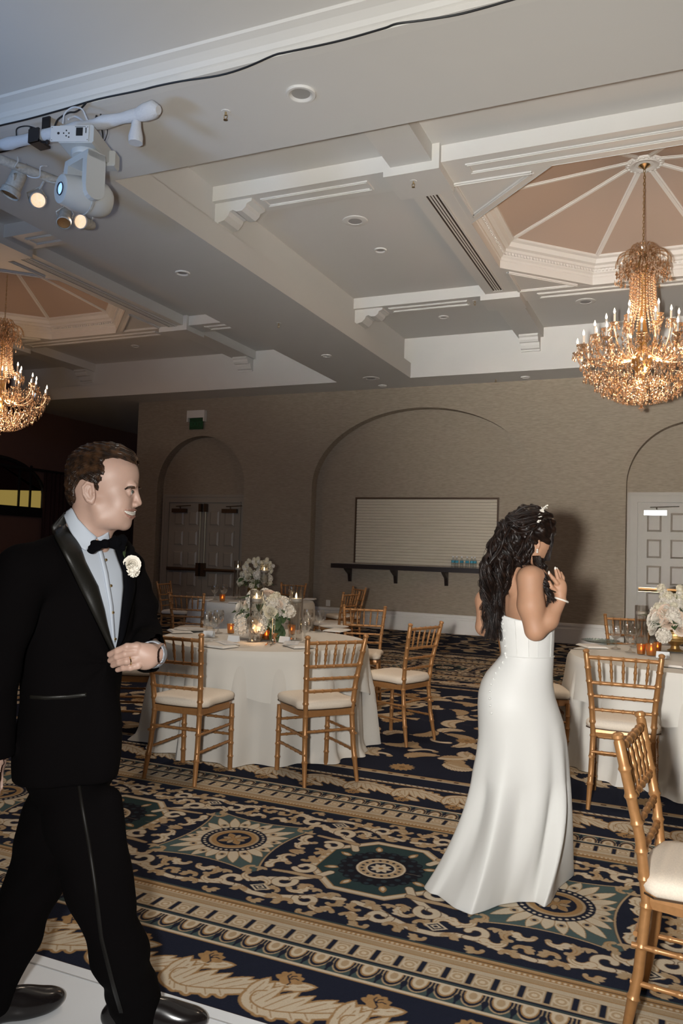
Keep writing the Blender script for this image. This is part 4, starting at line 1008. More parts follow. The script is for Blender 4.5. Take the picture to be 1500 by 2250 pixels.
# ---- middle table
x, y = on_table(590, 1398)
C1 = (T1[0]+.02, T1[1]-.05)
arrangement((C1[0], C1[1], ZT), 'white rose and hydrangea arrangement in gold footed bowl on the middle table', 4, .88, stalks=0, bulge=((-.17, -.10, .24, 'rw'), (-.13, -.13, .15, 'hy'), (-.12, -.14, .09, 'hy'), (.13, -.1, .15, 'rc'), (.19, -.02, .20, 'sw'), (.21, .0, .24, 'sw'), (.24, -.03, .22, 'sw'), (.12, -.12, .22, 'rc'), (.03, -.15, .16, 'hy'), (.05, -.16, .11, 'hy')))
dl = thing('trailing_greens', 'dark green trailing leaves beside the gold bowl on the middle table', 'greenery', (C1[0]+.13, C1[1]-.06, ZT)); g_ = random.Random(2)
for i in range(16):
    o = link('leaf', LM[2 if i % 3 else 0], dl); o.location = (g_.uniform(-.03, .05), g_.uniform(-.03, .03), .20-.008*i); o.rotation_euler = (g_.uniform(-.5, .5), 1.15+g_.uniform(-.2, .3), -PI/2+g_.uniform(-.7, .7))
for (px, pz, r_, lab) in ((617, 1300, .050, 'tall floating candle vase left in the flowers of the middle table'), (648, 1296, .055, 'tall floating candle vase at right of the middle table flowers'), (660, 1385, .02, 'slim empty bud vase right of the middle table flowers')):
    base = {617: (C1[0]+.02, C1[1]-.17), 648: (C1[0]+.22, C1[1]+.10), 660: (C1[0]+.18, C1[1]-.18)}[px]
    if r_ > .03: floater(base[0], base[1], ZT, .385, r_, lab)
    else:
        t = thing('bud_vase', lab, 'vase', (base[0], base[1], ZT)); MB().lathe([(.001, .003), (.022, .003), (.024, .01), (.012, .04), (.012, .17), (.016, .18)], n=14).obj('glass_tube', M['glass'], t, True)
for i, (px, py, lab) in enumerate(((453, 1396, 'water goblet farthest left on the middle table'), (469, 1400, 'water goblet with place card behind it, left on middle table'), (479, 1391, 'goblet behind the left pair on the middle table'), (553, 1410, 'water goblet in front of the flowers on the middle table'),
                                   (669, 1413, 'water goblet nearest the chair back on the middle table'), (701, 1388, 'water goblet farthest right on the middle table'), (676, 1386, 'goblet between the two right ones, middle table'))):
    x, y = on_table(px, py); goblet(x, y, ZT, lab)
for i, (px, py, k, lit, lab) in enumerate(((507, 1391, 1.0, True, 'lit gold votive glass left of the bowl on the middle table'), (585, 1405, 1.05, True, 'tall gold votive in front of the bowl on the middle table'), (605, 1409, .85, True, 'small gold votive right of the tall one, middle table'),
                                           (640, 1393, 1.0, True, 'gold votive behind the greens on the middle table'), (562, 1392, .8, True, 'gold votive half behind goblet by the bowl'))):
    x, y = on_table(px, py); votive(x, y, ZT, lab, k, lit)
for (px, py, rz, lab) in ((513, 1410, .1, 'white place card left of the votives, middle table'), (625, 1412, -.1, 'white place card right of the votives, middle table'), (459, 1399, .6, 'place card by the left goblets, middle table')):
    x, y = on_table(px, py); place_card(x, y, rz, lab)
for (px, py, rz, lab) in ((478, 1420, .9, 'folded napkin left of the knives, middle table'), (655, 1420, .35, 'folded napkin behind the front chair, middle table'), (740, 1386, -.5, 'folded napkin at right rim of the middle table'), (395, 1388, .3, 'folded napkin at left rim of the middle table')):
    x, y = on_table(px, py); napkin(x, y, rz+.5, lab)
for (px, py, rz, lab) in ((498, 1417, .9, 'menu card on the left napkin, middle table'), (640, 1417, .4, 'menu card on the front napkin, middle table')):
    x, y = on_table(px, py); m_ = place_setting_menu(x, y, rz, lab, 'menu cards'); m_.location.z = ZT+.016
for (px, py, lab) in ((418, 1386, 'white plate at the left side of the middle table'), (733, 1380, 'white plate at the far right of the middle table')):
    x, y = on_table(px, py); plate(x, y, lab)
for (px, py, rz, lab) in ((520, 1419, -.75, 'knife left of the pair beside the left menu card'), (527, 1421, -.75, 'knife right of the pair beside the left menu card')):
    x, y = on_table(px, py); knife(x, y, rz, lab)
for (px, py, rz, lab) in ((587, 1416, .35, 'left fork of the pair at front of the middle table'), (598, 1416, .35, 'right fork of the pair at front of the middle table'), (440, 1408, -1.1, 'fork by the gold chair at left of the middle table'), (452, 1405, -1.1, 'second fork by the left goblets, middle table')):
    x, y = on_table(px, py); fork(x, y, rz, lab)
lamp('candle_light', 'POINT', (C1[0]+.05, C1[1]-.25, ZT+.10), .5, (1, .55, .25), size=.03)
# ---- far table
C2 = (T2[0], T2[1])
arrangement((C2[0]+.03, C2[1], ZT), 'tall cream and yellow arrangement with blossom stalks on the far table', 9, 1.25, kinds='rc rw st sw rc st hy sw rc st', stalks=16, nflow=34)
floater(C2[0]-.28, C2[1]+.05, ZT+.0, .52, .055, 'tall floating candle vase left of far table flowers')
floater(C2[0]+.22, C2[1]-.10, ZT+.0, .50, .060, 'tall floating candle vase right of far table flowers')
for (px, py, lab) in ((471, 1318, 'goblet on the left side of the far table'), (491, 1319, 'second goblet on the left side of the far table'), (640, 1318, 'goblet on the right side of the far table')):
    x, y = on_table(px, py); goblet(x, y, ZT, lab, 1.25)
x, y = on_table(488, 1321); votive(x, y, ZT, 'amber votive by the far table goblets', 1.2)
for (px, py, lab) in ((450, 1319, 'napkin at left rim of the far table'), (520, 1324, 'napkin at front rim of the far table'), (680, 1317, 'napkin at right rim of the far table')):
    x, y = on_table(px, py); napkin(x, y, .3, lab)
x, y = on_table(438, 1316); plate(x, y, 'plate at the left rim of the far table')
# ---- right table
C3 = (T3[0]+.0, T3[1]-.25)
p = onz(1470, 1432, ZT)
arrangement((p.x+.04, p.y+.05, ZT), 'white and blush rose arrangement on the right table', 21, 1.05, kinds='rw rp rw rc hy rp sw rw st rw', stalks=10, bulge=((-.16, -.08, .18, 'rw'), (-.05, -.14, .24, 'rp'), (.05, -.15, .2, 'rw'), (-.08, -.15, .13, 'hy')))
q = onz(1408, 1418, ZT); floater(q.x, q.y, ZT, .33, .052, 'unlit floating candle vase left of the right table flowers', False)
for (px, py, lab) in ((1352, 1426, 'water goblet nearest the bride on the right table'), (1384, 1434, 'water goblet right of the first on the right table'), (1394, 1422, 'goblet behind the second on the right table'), (1377, 1415, 'goblet farthest back on the right table')):
    x, y = on_table(px, py); goblet(x, y, ZT, lab, 1.15)
for (px, py, k, lab) in ((1408, 1437, 1.0, 'gold votive left of the pair on the right table'), (1430, 1440, 1.15, 'gold votive right of the pair on the right table'), (1444, 1430, .9, 'gold votive beside the flower stems on the right table')):
    x, y = on_table(px, py); votive(x, y, ZT, lab, k)
for (px, py, rz, lab) in ((1300, 1421, .5, 'folded napkin near the left rim of the right table'), (1480, 1462, -.2, 'folded napkin by right picture edge, right table')):
    x, y = on_table(px, py); napkin(x, y, rz, lab)
x, y = on_table(1318, 1412); tp = thing('glass_charger', 'blue-green beaded glass charger plate on the right table', 'plate', (x, y, ZT))
MB().lathe([(.001, .004), (.11, .004), (.15, .018), (.152, .020), (.11, .008), (.001, .008)], n=36).obj('disc', glassy('aqua_glass', (.75, .88, .88), .15, .1, .3), tp, True)
for k in range(36): a = 2*PI*k/36; MB().ball((.152*math.cos(a), .152*math.sin(a), .020), .0055, 5, 4).obj('bead', M['glass'], tp)
for (px, py, rz, lab) in ((1265, 1424, -1.3, 'knife at left rim of the right table'), (1282, 1430, -1.3, 'second knife at left rim of the right table')):
    x, y = on_table(px, py); knife(x, y, rz, lab)
for (px, py, rz, lab) in ((1325, 1447, -1.2, 'fork behind the gold chair on the right table'), (1494, 1466, -.9, 'spoon-like fork at right edge of the right table')):
    x, y = on_table(px, py); fork(x, y, rz, lab)
x, y = on_table(1456, 1446); place_card(x, y, -.1, 'place card by the flowers on the right table')

# ================================================================ ceiling rig
RIGD = at(180, 260, 1).length
def rig(px, py, z=4.42): return onz(px, py, z)
a = rig(330, 246, 4.44); b0 = rig(0, 320, 4.44); b = a+(b0-a)*1.5
ydir = a.y
t = thing('lighting_pipe', 'long white wrapped lighting pipe hung along the ceiling edge', 'pipe', a)
n = 26; pts = [(b-a)*(i/n) for i in range(n+1)]; rad = [.042+.005*math.sin(i*1.7)+.003*math.sin(i*4.1) for i in range(n+1)]
MB().tube(pts, rad, 12).obj('wrapped_pipe', M['tape'], t, True)
MB().tube([(-.10, -.0, .0), (-.05, .0, .004), (.03, .0, .012), (.07, 0, .0)], [.045, .058, .060, .03], 12).obj('pipe_end_wrap', M['tape'], t, True)
e = rig(300, 262, 4.42)-a
MB().tube([e+Vector((0, 0, .01)), e+Vector((0, 0, -.06)), e+Vector((0.0, 0, -.13)), e+Vector((0, 0, -.17))], [.032, .036, .052, .05], 10).obj('wrapped_clamp', M['tape'], t, True)
for px, py in ((88, 300),):
    c = rig(px, py, 4.44); o = thing('pipe_clamp', 'black hanging clamp holding the wrapped pipe to the ceiling edge', 'clamp', c)
    MB().box((-.035, .045, -.02), (.035, .060, .24)).box((-.035, .02, .235), (.035, .16, .25)).box((-.05, -.055, -.065), (-.035, .06, .05)).box((-.05, -.06, -.07), (.045, .062, -.052)).box((-.05, -.065, -.07), (.045, -.05, .03)).obj('bracket', M['black_metal'], o)
    MB().tube([(.04, -.02, -.06), (.10, -.03, -.075)], .010, 8).ball((.105, -.03, -.077), .018, 8, 6).obj('wing_bolt', M['black_metal'], o)
# long black cable along the ceiling edge
cp = [(-60, 292), (0, 276), (60, 262), (140, 240), (215, 218), (305, 199), (345, 189), (400, 178), (480, 166), (540, 148), (600, 122), (628, 115), (700, 100), (760, 86), (830, 66), (850, 60), (872, 52), (925, 45), (1000, 33), (1060, 18), (1130, -2), (1200, -20)]
pts = [onz(x, y, 4.60) for x, y in cp]; mb = MB().tube(catmull(pts, 4), .0065, 6); tag(mb.obj('black_cable', M['black'], None, True), 'long black cable running along the ceiling edge', 'cable')
def wire(pts, r_, m_, name, label, z=None):
    P = [onz(x, y, zz) for x, y, zz in pts]; return tag(MB().tube(catmull(P, 5), r_, 6).obj(name, m_, None, True), label, 'cable')
wire([(0, 335, 4.40), (60, 318, 4.41), (100, 300, 4.43), (130, 285, 4.44)], .006, M['black'], 'black_cable', 'short black cable under the left end of the wrapped pipe')
wire([(36, 298, 4.45), (38, 282, 4.50), (60, 277, 4.53), (84, 284, 4.50)], .005, M['black'], 'black_cable', 'small black cable loop left of the clamp')
wire([(120, 278, 4.45), (128, 262, 4.52), (150, 248, 4.55), (165, 246, 4.56), (178, 238, 4.58), (190, 225, 4.59)], .007, M['black'], 'black_cable', 'thick black cable loop above the moving light')
wire([(138, 272, 4.47), (142, 250, 4.54), (160, 236, 4.58), (180, 240, 4.54), (190, 260, 4.48), (205, 290, 4.40)], .006, M['tape'], 'white_cable', 'white cable looping over the pipe above the moving light')
wire([(150, 262, 4.5), (166, 256, 4.54), (185, 268, 4.47), (200, 285, 4.38), (212, 300, 4.30)], .008, M['tape'], 'white_cable', 'thick white cable down to the moving light')
wire([(212, 254, 4.52), (209, 270, 4.46), (214, 300, 4.36), (221, 318, 4.3)], .007, M['black'], 'black_cable', 'black safety tether hanging right of the moving light')
wire([(221, 250, 4.5), (223, 280, 4.42), (226, 300, 4.36), (221, 316, 4.32)], .006, M['black'], 'black_cable', 'second black tether beside the moving light')
wire([(228, 268, 4.48), (236, 285, 4.40), (232, 305, 4.34), (222, 318, 4.3)], .003, M['black'], 'black_cable', 'thin black wire loop right of the tethers')
# moving head light: built in its own frame, x right, z up, -y towards us
hc = at(190, 318, (onz(190, 300, 4.33)-CAMP).dot(CF))
t = thing('moving_head_light', 'white moving head stage light with blue glowing lens', 'stage light', hc, R(-18))
Wm = M['white_metal']
def turn(mb, a, k=.93):
    c, s = math.cos(a), math.sin(a); mb.v = [((x*c-y*s)*k, (x*s+y*c)*k, z*k) for x, y, z in mb.v]; return mb
RB = R(37)
def rbox(mb, lo, hi, ch):
    x0, y0, z0 = lo; x1, y1, z1 = hi
    P = [(x0+ch, z0), (x1-ch, z0), (x1, z0+ch), (x1, z1-ch), (x1-ch, z1), (x0+ch, z1), (x0, z1-ch), (x0, z0+ch)]; return mb.prism(P, 1, y0, y1)
turn(rbox(MB(), (-.15, -.16, -.07), (.12, .22, .065), .012), RB).obj('base_box', Wm, t)
turn(MB().box((-.205, -.168, -.062), (.085, -.160, .056)), RB).obj('control_panel', mat('panel_white', (.70, .70, .70), .5), t)
turn(MB().box((-.01, -.172, -.02), (.04, -.167, .04)), RB).obj('display', M['black'], t)
for (x, z) in ((-.145, .0), (-.085, -.02), (-.065, .0), (-.085, .02), (-.105, .0), (-.065, -.03)): turn(MB().ball((x, -.169, z), (.010 if x == -.145 else .006, .004, .010 if x == -.145 else .006), 8, 5), RB).obj('button', M['black'], t)
turn(MB().box((.06, -.170, .0), (.067, -.168, .04)), RB).obj('indicator', M['black'], t)
turn(MB().box((-.02, -.170, .046), (.06, -.168, .051)), RB).obj('marking', mat('grey_print', (.25, .25, .25), .6), t)
for (x, z) in ((-.195, .045), (-.195, -.05), (.076, .045), (.076, -.05)): turn(MB().ball((x, -.168, z), .004, 6, 4), RB).obj('screw', M['steel'], t)
turn(rbox(MB(), (.06, .15, -.09), (.17, .24, .03), .01), RB).obj('side_connector_box', Wm, t)
turn(MB().lathe([(.001, -.105), (.10, -.105), (.11, -.09), (.11, -.07), (.001, -.068)], n=28), 0).obj('pan_bearing', Wm, t, True)
yk = MB()
for s, x in ((-1, -.150), (1, .125)):
    P = [(-.070, -.11), (.070, -.11), (.078, -.18), (.078, -.38), (.072, -.42), (.054, -.445), (.028, -.46), (0, -.465), (-.028, -.46), (-.054, -.445), (-.072, -.42), (-.078, -.38), (-.078, -.18)]
    yk.prism(P, 0, x-.030, x+.030)
yk.box((-.18, -.070, -.155), (.155, .070, -.105)); turn(yk, 0).obj('yoke', Wm, t)
def axis_lathe(prof, c, d, n=28, k=1.0):
    d = Vector(d).normalized(); q = Vector((0, 0, 1)).rotation_difference(d).to_matrix(); mb = MB().lathe(prof, n=n); mb.v = [tuple((Vector(c)+q@Vector(v))*k) for v in mb.v]; return mb
HDm, HDd = Vector((-.01, .02, -.39)), Vector((-.05, -1, -.06))
axis_lathe([(.001, -.19), (.10, -.18), (.128, -.14), (.135, -.05), (.132, .05), (.122, .12), (.112, .17), (.105, .20), (.085, .208), (.048, .203)], HDm, HDd, 32, .93).obj('head_shell', Wm, t, True)
axis_lathe([(.136, -.012), (.141, -.008), (.141, .008), (.136, .012)], HDm, HDd, 32, .93).obj('seam_ring', M['white_worn'], t, True)
axis_lathe([(.050, .203), (.045, .211), (.041, .203)], HDm, HDd, 24, .93).obj('lens_bezel', M['black'], t, True)
axis_lathe([(.001, .208), (.027, .207), (.042, .201)], HDm, HDd, 24, .93).obj('lens', M['lens_blue'], t, True)
# second pipe with par cans
pa, pb_ = onz(-60, 328, 4.30), onz(235, 440, 4.30)
t = thing('worn_lighting_pipe', 'worn white pipe carrying four small spotlights at upper left', 'pipe', pa)
pts = [(pb_-pa)*(i/20) for i in range(21)]
MB().tube(pts, .035, 12).obj('pipe_tube', M['white_worn'], t, True)
g_ = random.Random(4)
for i in range(5):
    s = .25+.14*i; c0 = (pb_-pa)*s
    P = [c0+Vector((g_.uniform(-.06, .06)+.05*(k-3), g_.uniform(-.04, .04), .03+.045*math.sin(k*1.3)-.01*k)) for k in range(7)]
    MB().tube(catmull(P, 4), .0055, 6).obj('wrapped_wire', M['tape'] if i % 2 else M['white_worn'], t, True)
def par(px, py, z, d, label, lit, r=.062, L=.17, warm=1.0):
    c = at(px, py, (onz(px, py, z)-CAMP).dot(CF)); t = thing('par_can', label, 'spotlight', c, 0, 'white spotlights on the worn pipe')
    axis_lathe([(.001, -L*.75), (r*.55, -L*.75), (r*.62, -L*.70), (r*.80, -L*.35), (r*.82, L*.20), (r*.95, L*.22), (r*1.0, L*.25), (r*1.0, L*.42), (r*.90, L*.45), (r*.86, L*.40)], c*0, d, 24).obj('can_body', M['white_worn'], t, True)
    axis_lathe([(.001, L*.36), (r*.5, L*.37), (r*.87, L*.38)], c*0, d, 24).obj('lens', M['lamp_warm'] if lit else M['gold_votive'], t, True)
    D = Vector(d).normalized(); s = D.cross(Vector((0, 0, 1))).normalized(); pd = (pb_-pa); tt_ = max(0, min(1, (c-pa).dot(pd)/pd.dot(pd))); top = pa+pd*tt_-c
    MB().tube([s*r*.95, s*r*1.15+Vector((0, 0, .04)), Vector((0, 0, .075))*.7+top*.3, -s*r*1.15+Vector((0, 0, .04)), -s*r*.95], .006, 6).obj('yoke_strap', M['white_worn'], t, True)
    MB().tube([Vector((0, 0, .05))*.7+top*.3, top], .009, 8).obj('hanger', M['white_worn'], t, True)
    if lit: lamp('spot_bulb', 'SPOT', c+D*(L*.5), 10, (1, .7, .45), c+D*3, size=.05, spot=50, blend=.6)
    return t
par(32, 405, 4.20, (-.25, -.2, -.9), 'leftmost spotlight on the worn pipe, pointing down', False, .075, .22)
par(80, 440, 4.16, (.75, -.55, -.35), 'spotlight second from left with bright warm lens', True, .062, .22)
par(142, 478, 4.12, (.35, -.45, -.75), 'spotlight below the moving light with dim amber lens', False, .058, .20)
par(186, 490, 4.12, (.18, -.95, -.22), 'rightmost spotlight facing us with glowing lens', True, .062, .16)
# ================================================================ people: smooth bodies from blended distance fields
class Frame:
    def __init__(s, D, cx=750, cy=1125):
        s.D = D; s.O = at(cx, cy, D); s.A = np.array([list(CR), list(CU), list(CF)]); s.o = np.array(list(s.O))
    def L(s, px, py, dd=0.0):
        return s.A @ (np.array(list(at(px, py, s.D+dd)))-s.o)
    def world(s, P): return np.asarray(P) @ s.A + s.o
    def local(s, w): return s.A @ (np.array(list(w))-s.o)
def _n(v): v = np.asarray(v, float); return v/np.linalg.norm(v)
def cone(P, a, b, ra, rb):
    a = np.asarray(a, P.dtype); b = np.asarray(b, P.dtype); ab = b-a; q = P-a; t = np.clip((q@ab)/(ab@ab+P.dtype.type(1e-12)), 0, 1)
    q -= t[:, None]*ab; return np.sqrt(np.einsum('ij,ij->i', q, q))-(P.dtype.type(ra)+P.dtype.type(rb-ra)*t)
def chain(P, pts, rad, k=.01):
    d = None
    for i in range(len(pts)-1):
        e = cone(P, pts[i], pts[i+1], rad[i], rad[i+1]); d = e if d is None else smin(d, e, k)
    return d
def ell(P, c, r, ax=None):
    q = P-np.asarray(c, P.dtype)
    if ax is not None: q = q@np.array([_n(a) for a in ax]).T.astype(P.dtype)
    r = np.asarray(r, P.dtype); q /= r; k0 = np.sqrt(np.einsum('ij,ij->i', q, q)); q /= r; k1 = np.sqrt(np.einsum('ij,ij->i', q, q))+P.dtype.type(1e-9)
    return k0*(k0-1)/k1
def smin(a, b, k):
    h = np.clip(.5+.5*(b-a)/k, 0, 1); return b+(a-b)*h-k*h*(1-h)
def smax(a, b, k): return -smin(-a, -b, k)
def half(P, p, n): return (P-np.asarray(p))@_n(n)
def poly2(U, V, poly):
    """signed distance to a 2-D polygon, negative inside"""
    d = np.full(U.shape, 1e9); ins = np.zeros(U.shape, bool); n = len(poly)
    for i in range(n):
        ax, ay = poly[i]; bx, by = poly[(i+1) % n]; ex, ey = bx-ax, by-ay; wx, wy = U-ax, V-ay
        t = np.clip((wx*ex+wy*ey)/(ex*ex+ey*ey+1e-12), 0, 1); d = np.minimum(d, (wx-t*ex)**2+(wy-t*ey)**2)
        c = ((ay <= V) & (by > V)) | ((ay > V) & (by <= V)); x = ax+(V-ay)/(by-ay+1e-15)*(bx-ax); ins ^= c & (U < x)
    d = np.sqrt(d); return np.where(ins, -d, d)
def nets(f, lo, hi, h):
    """surface-nets mesh of f<0, evaluated only in blocks near the surface"""
    lo = np.asarray(lo, float); hi = np.asarray(hi, float); B = 8
    nb = np.ceil((hi-lo)/(h*B)).astype(int); n = nb*B+1
    F = np.full(n, 1.0, np.float32); bc = np.stack(np.meshgrid(*[np.arange(k) for k in nb], indexing='ij'), -1).reshape(-1, 3)
    cen = (lo+(bc+.5)*B*h).astype(np.float32); fc = f(cen); R_ = B*h*.5*1.74*1.15
    near = np.abs(fc) < R_
    for b, c, v in zip(bc[~near], cen[~near], fc[~near]):
        if v < 0: F[b[0]*B:b[0]*B+B+1, b[1]*B:b[1]*B+B+1, b[2]*B:b[2]*B+B+1] = -1
    g = np.stack(np.meshgrid(*[np.arange(B+1)]*3, indexing='ij'), -1).reshape(-1, 3)
    bn = bc[near]
    for i in range(0, len(bn), 400):
        bb = bn[i:i+400]; idx = (bb[:, None]*B+g[None]).reshape(-1, 3); v = f((lo+idx*h).astype(np.float32)); F[idx[:, 0], idx[:, 1], idx[:, 2]] = v
    S = F < 0
    c8 = [S[i:n[0]-1+i, j:n[1]-1+j, k:n[2]-1+k] for i in (0, 1) for j in (0, 1) for k in (0, 1)]
    cnt = sum(c.astype(np.int8) for c in c8); cells = np.argwhere((cnt > 0) & (cnt < 8)); vid = -np.ones(tuple(n-1), int); vid[tuple(cells.T)] = np.arange(len(cells))
    acc = np.zeros((len(cells), 3)); w = np.zeros(len(cells)); cor = [(i, j, k) for i in (0, 1) for j in (0, 1) for k in (0, 1)]
    val = [F[cells[:, 0]+i, cells[:, 1]+j, cells[:, 2]+k] for i, j, k in cor]
    for a in range(8):
        for b in range(a+1, 8):
            if sum(abs(cor[a][q]-cor[b][q]) for q in range(3)) != 1: continue
            va, vb = val[a], val[b]; m_ = (va < 0) != (vb < 0); t = np.where(m_, va/(va-vb+1e-20), 0)
            p = np.array(cor[a])+t[:, None]*(np.array(cor[b])-np.array(cor[a])); acc[m_] += p[m_]; w[m_] += 1
    V = lo+(cells+acc/w[:, None])*h; Q = []
    for ax in range(3):
        s0 = [slice(None)]*3; s1 = [slice(None)]*3; s0[ax] = slice(0, n[ax]-1); s1[ax] = slice(1, n[ax])
        d = S[tuple(s0)] != S[tuple(s1)]; e = np.argwhere(d); o1, o2 = [(1, 2), (2, 0), (0, 1)][ax]
        e = e[(e[:, o1] > 0) & (e[:, o2] > 0) & (e[:, o1] < n[o1]-1) & (e[:, o2] < n[o2]-1)]
        def at_(a, b): c = e.copy(); c[:, o1] -= a; c[:, o2] -= b; return vid[c[:, 0], c[:, 1], c[:, 2]]
        q = np.stack([at_(1, 1), at_(0, 1), at_(0, 0), at_(1, 0)], 1); fl = S[tuple(e.T)]
        q[~fl] = q[~fl][:, ::-1]; Q.append(q)
    return V, np.concatenate(Q)
def smooth_v(V, Q, it):
    for _ in range(it):
        S_ = np.zeros_like(V); c = np.zeros(len(V))
        for i in range(4):
            np.add.at(S_, Q[:, i], V[Q[:, (i+1) % 4]]+V[Q[:, (i-1) % 4]]); np.add.at(c, Q[:, i], 2)
        V = V*.4+.6*S_/np.maximum(c, 1)[:, None]
    return V
def mk_mesh(name, parts, mats, fr):
    """parts: list of (V local, Q, material index); colours optional"""
    vs, fs, mi = [], [], []; k = 0
    for V, Q, m_ in parts:
        vs.append(fr.world(V)); fs.append(Q+k); mi += [m_]*len(Q) if np.isscalar(m_) else list(m_); k += len(V)
    V = np.concatenate(vs); Q = np.concatenate(fs); me = bpy.data.meshes.new(name)
    me.vertices.add(len(V)); me.vertices.foreach_set('co', V.astype(np.float32).ravel()); me.loops.add(len(Q)*4); me.loops.foreach_set('vertex_index', Q.astype(np.int32).ravel())
    me.polygons.add(len(Q)); me.polygons.foreach_set('loop_start', np.arange(0, len(Q)*4, 4, dtype=np.int32)); me.polygons.foreach_set('loop_total', np.full(len(Q), 4, np.int32))
    for m_ in mats: me.materials.append(m_)
    me.polygons.foreach_set('material_index', np.array(mi, np.int32)); me.polygons.foreach_set('use_smooth', np.ones(len(Q), bool)); me.update(calc_edges=True)
    return me
def field_mesh(f, pts, pad, h, it=1):
    P = np.array(pts); lo = P.min(0)-pad; hi = P.max(0)+pad; V, Q = nets(f, lo, hi, h)
    return smooth_v(V, Q, it) if it else V, Q
def march(fr, px, py, f, d0=-.6, d1=.6):
    """surface points under the given picture outline points"""
    px = np.atleast_1d(np.asarray(px, float)); py = np.atleast_1d(np.asarray(py, float)); dd = np.full(px.shape, d0)
    base = np.array([fr.L(x, y, 0.) for x, y in zip(px, py)]); base1 = np.array([fr.L(x, y, 1.) for x, y in zip(px, py)]); dr = base1-base
    for _ in range(70):
        v = f(base+dr*dd[:, None]); dd = np.minimum(dd+v*.8, d1)
    P = base+dr*dd[:, None]; e = .003; N = np.stack([f(P+np.eye(3)[i]*e)-f(P-np.eye(3)[i]*e) for i in range(3)], 1); N /= np.linalg.norm(N, axis=1)[:, None]+1e-9
    return P, N
def patch(fr, f, A, B, rows, cols, off, thick=.004, lift=None, d0=-.6):
    """solid strip hugging the surface between two outlines A and B (picture points)"""
    def res(P, n):
        P = np.array(P, float); s = np.r_[0, np.cumsum(np.hypot(*np.diff(P, axis=0).T))]; t = np.linspace(0, s[-1], n); return np.c_[np.interp(t, s, P[:, 0]), np.interp(t, s, P[:, 1])]
    a, b = res(A, rows), res(B, rows); g = np.array([a*(1-t)+b*t for t in np.linspace(0, 1, cols)]).transpose(1, 0, 2).reshape(-1, 2)
    P, N = march(fr, g[:, 0], g[:, 1], f, d0)
    l = np.tile(np.array([off+(lift(t) if lift else 0) for t in np.linspace(0, 1, cols)]), rows)
    T = P+N*l[:, None]; Bt = P+N*(l-thick)[:, None]; V = np.concatenate([T, Bt]); n = rows*cols; Q = []
    for i in range(rows-1):
        for j in range(cols-1):
            k = i*cols+j; Q.append((k, k+1, k+cols+1, k+cols)); Q.append((n+k, n+k+cols, n+k+cols+1, n+k+1))
    rim = [j for j in range(cols)]+[i*cols+cols-1 for i in range(1, rows)]+[(rows-1)*cols+j for j in range(cols-2, -1, -1)]+[i*cols for i in range(rows-2, 0, -1)]
    for i in range(len(rim)): a_, b_ = rim[i], rim[(i+1) % len(rim)]; Q.append((a_, n+a_, n+b_, b_))
    return V, np.array(Q)
def put(name, parts, mats, fr, parent): return link(name, mk_mesh(name, parts, mats if isinstance(mats, list) else [mats], fr), parent)
def ltube(fr, pts, rad, m_, name, parent, n=8):
    return MB().tube([Vector(fr.world(p)) for p in pts], rad, n).obj(name, m_, parent, True)
def skin_mat(name, col, red, rough=.45):
    m = mat(name, col, rough, bump=.04, bscale=350, var=.05, vscale=14); b = m.node_tree.nodes['Principled BSDF']
    b.inputs['Subsurface Weight'].default_value = .12; b.inputs['Subsurface Radius'].default_value = (.012, .005, .003); b.inputs['Subsurface Scale'].default_value = 1.0
    return m
def hair_mat(name, col, hi):
    m = bpy.data.materials.new(name); m.use_nodes = True; nt = m.node_tree; b = nt.nodes['Principled BSDF']
    b.inputs['Roughness'].default_value = .44; b.inputs['Specular IOR Level'].default_value = .4
    at_ = nt.nodes.new('ShaderNodeTexCoord'); n = nt.nodes.new('ShaderNodeTexNoise'); n.inputs['Scale'].default_value = 45; n.inputs['Detail'].default_value = 4
    cr = nt.nodes.new('ShaderNodeValToRGB'); cr.color_ramp.elements[0].position = .42; cr.color_ramp.elements[0].color = tuple(col)+(1,); cr.color_ramp.elements[1].position = .75; cr.color_ramp.elements[1].color = tuple(hi)+(1,)
    nt.links.new(at_.outputs['Object'], n.inputs[0]); nt.links.new(n.outputs[0], cr.inputs[0]); nt.links.new(cr.outputs[0], b.inputs['Base Color'])
    return m
M['skin_m'] = skin_mat('fair_skin', (.46, .30, .235), 0, .50)
M['skin_f'] = skin_mat('tanned_skin', (.47, .255, .155), 0, .56)
M['lip'] = mat('lip', (.40, .20, .155), .45)
M['teeth'] = mat('teeth', (.82, .78, .70), .25)
M['eye'] = mat('eye_white', (.62, .58, .55), .2)
M['iris'] = mat('iris', (.05, .06, .05), .2)
M['hair_m'] = hair_mat('brown_hair', (.014, .007, .004), (.075, .034, .014))
M['hair_f'] = hair_mat('dark_curls', (.008, .004, .003), (.028, .013, .008))
M['suit'] = mat('black_wool', (.0032, .0026, .0028), .95, spec=.05, bump=.15, bscale=1200)
M['satin'] = mat('black_satin', (.010, .009, .007), .42, spec=.32, bump=.05, bscale=300)
M['stripe'] = mat('trouser_braid', (.006, .005, .004), .5, spec=.25)
M['velvet'] = mat('black_velvet', (.003, .003, .004), .95, spec=.05)
M['shirt'] = mat('white_shirt', (.47, .515, .58), .75, bump=.05, bscale=800)
M['shoe'] = mat('patent_leather', (.010, .008, .008), .18)
M['gold'] = mat('gold_ring', (.8, .55, .25), .15, 1.0)

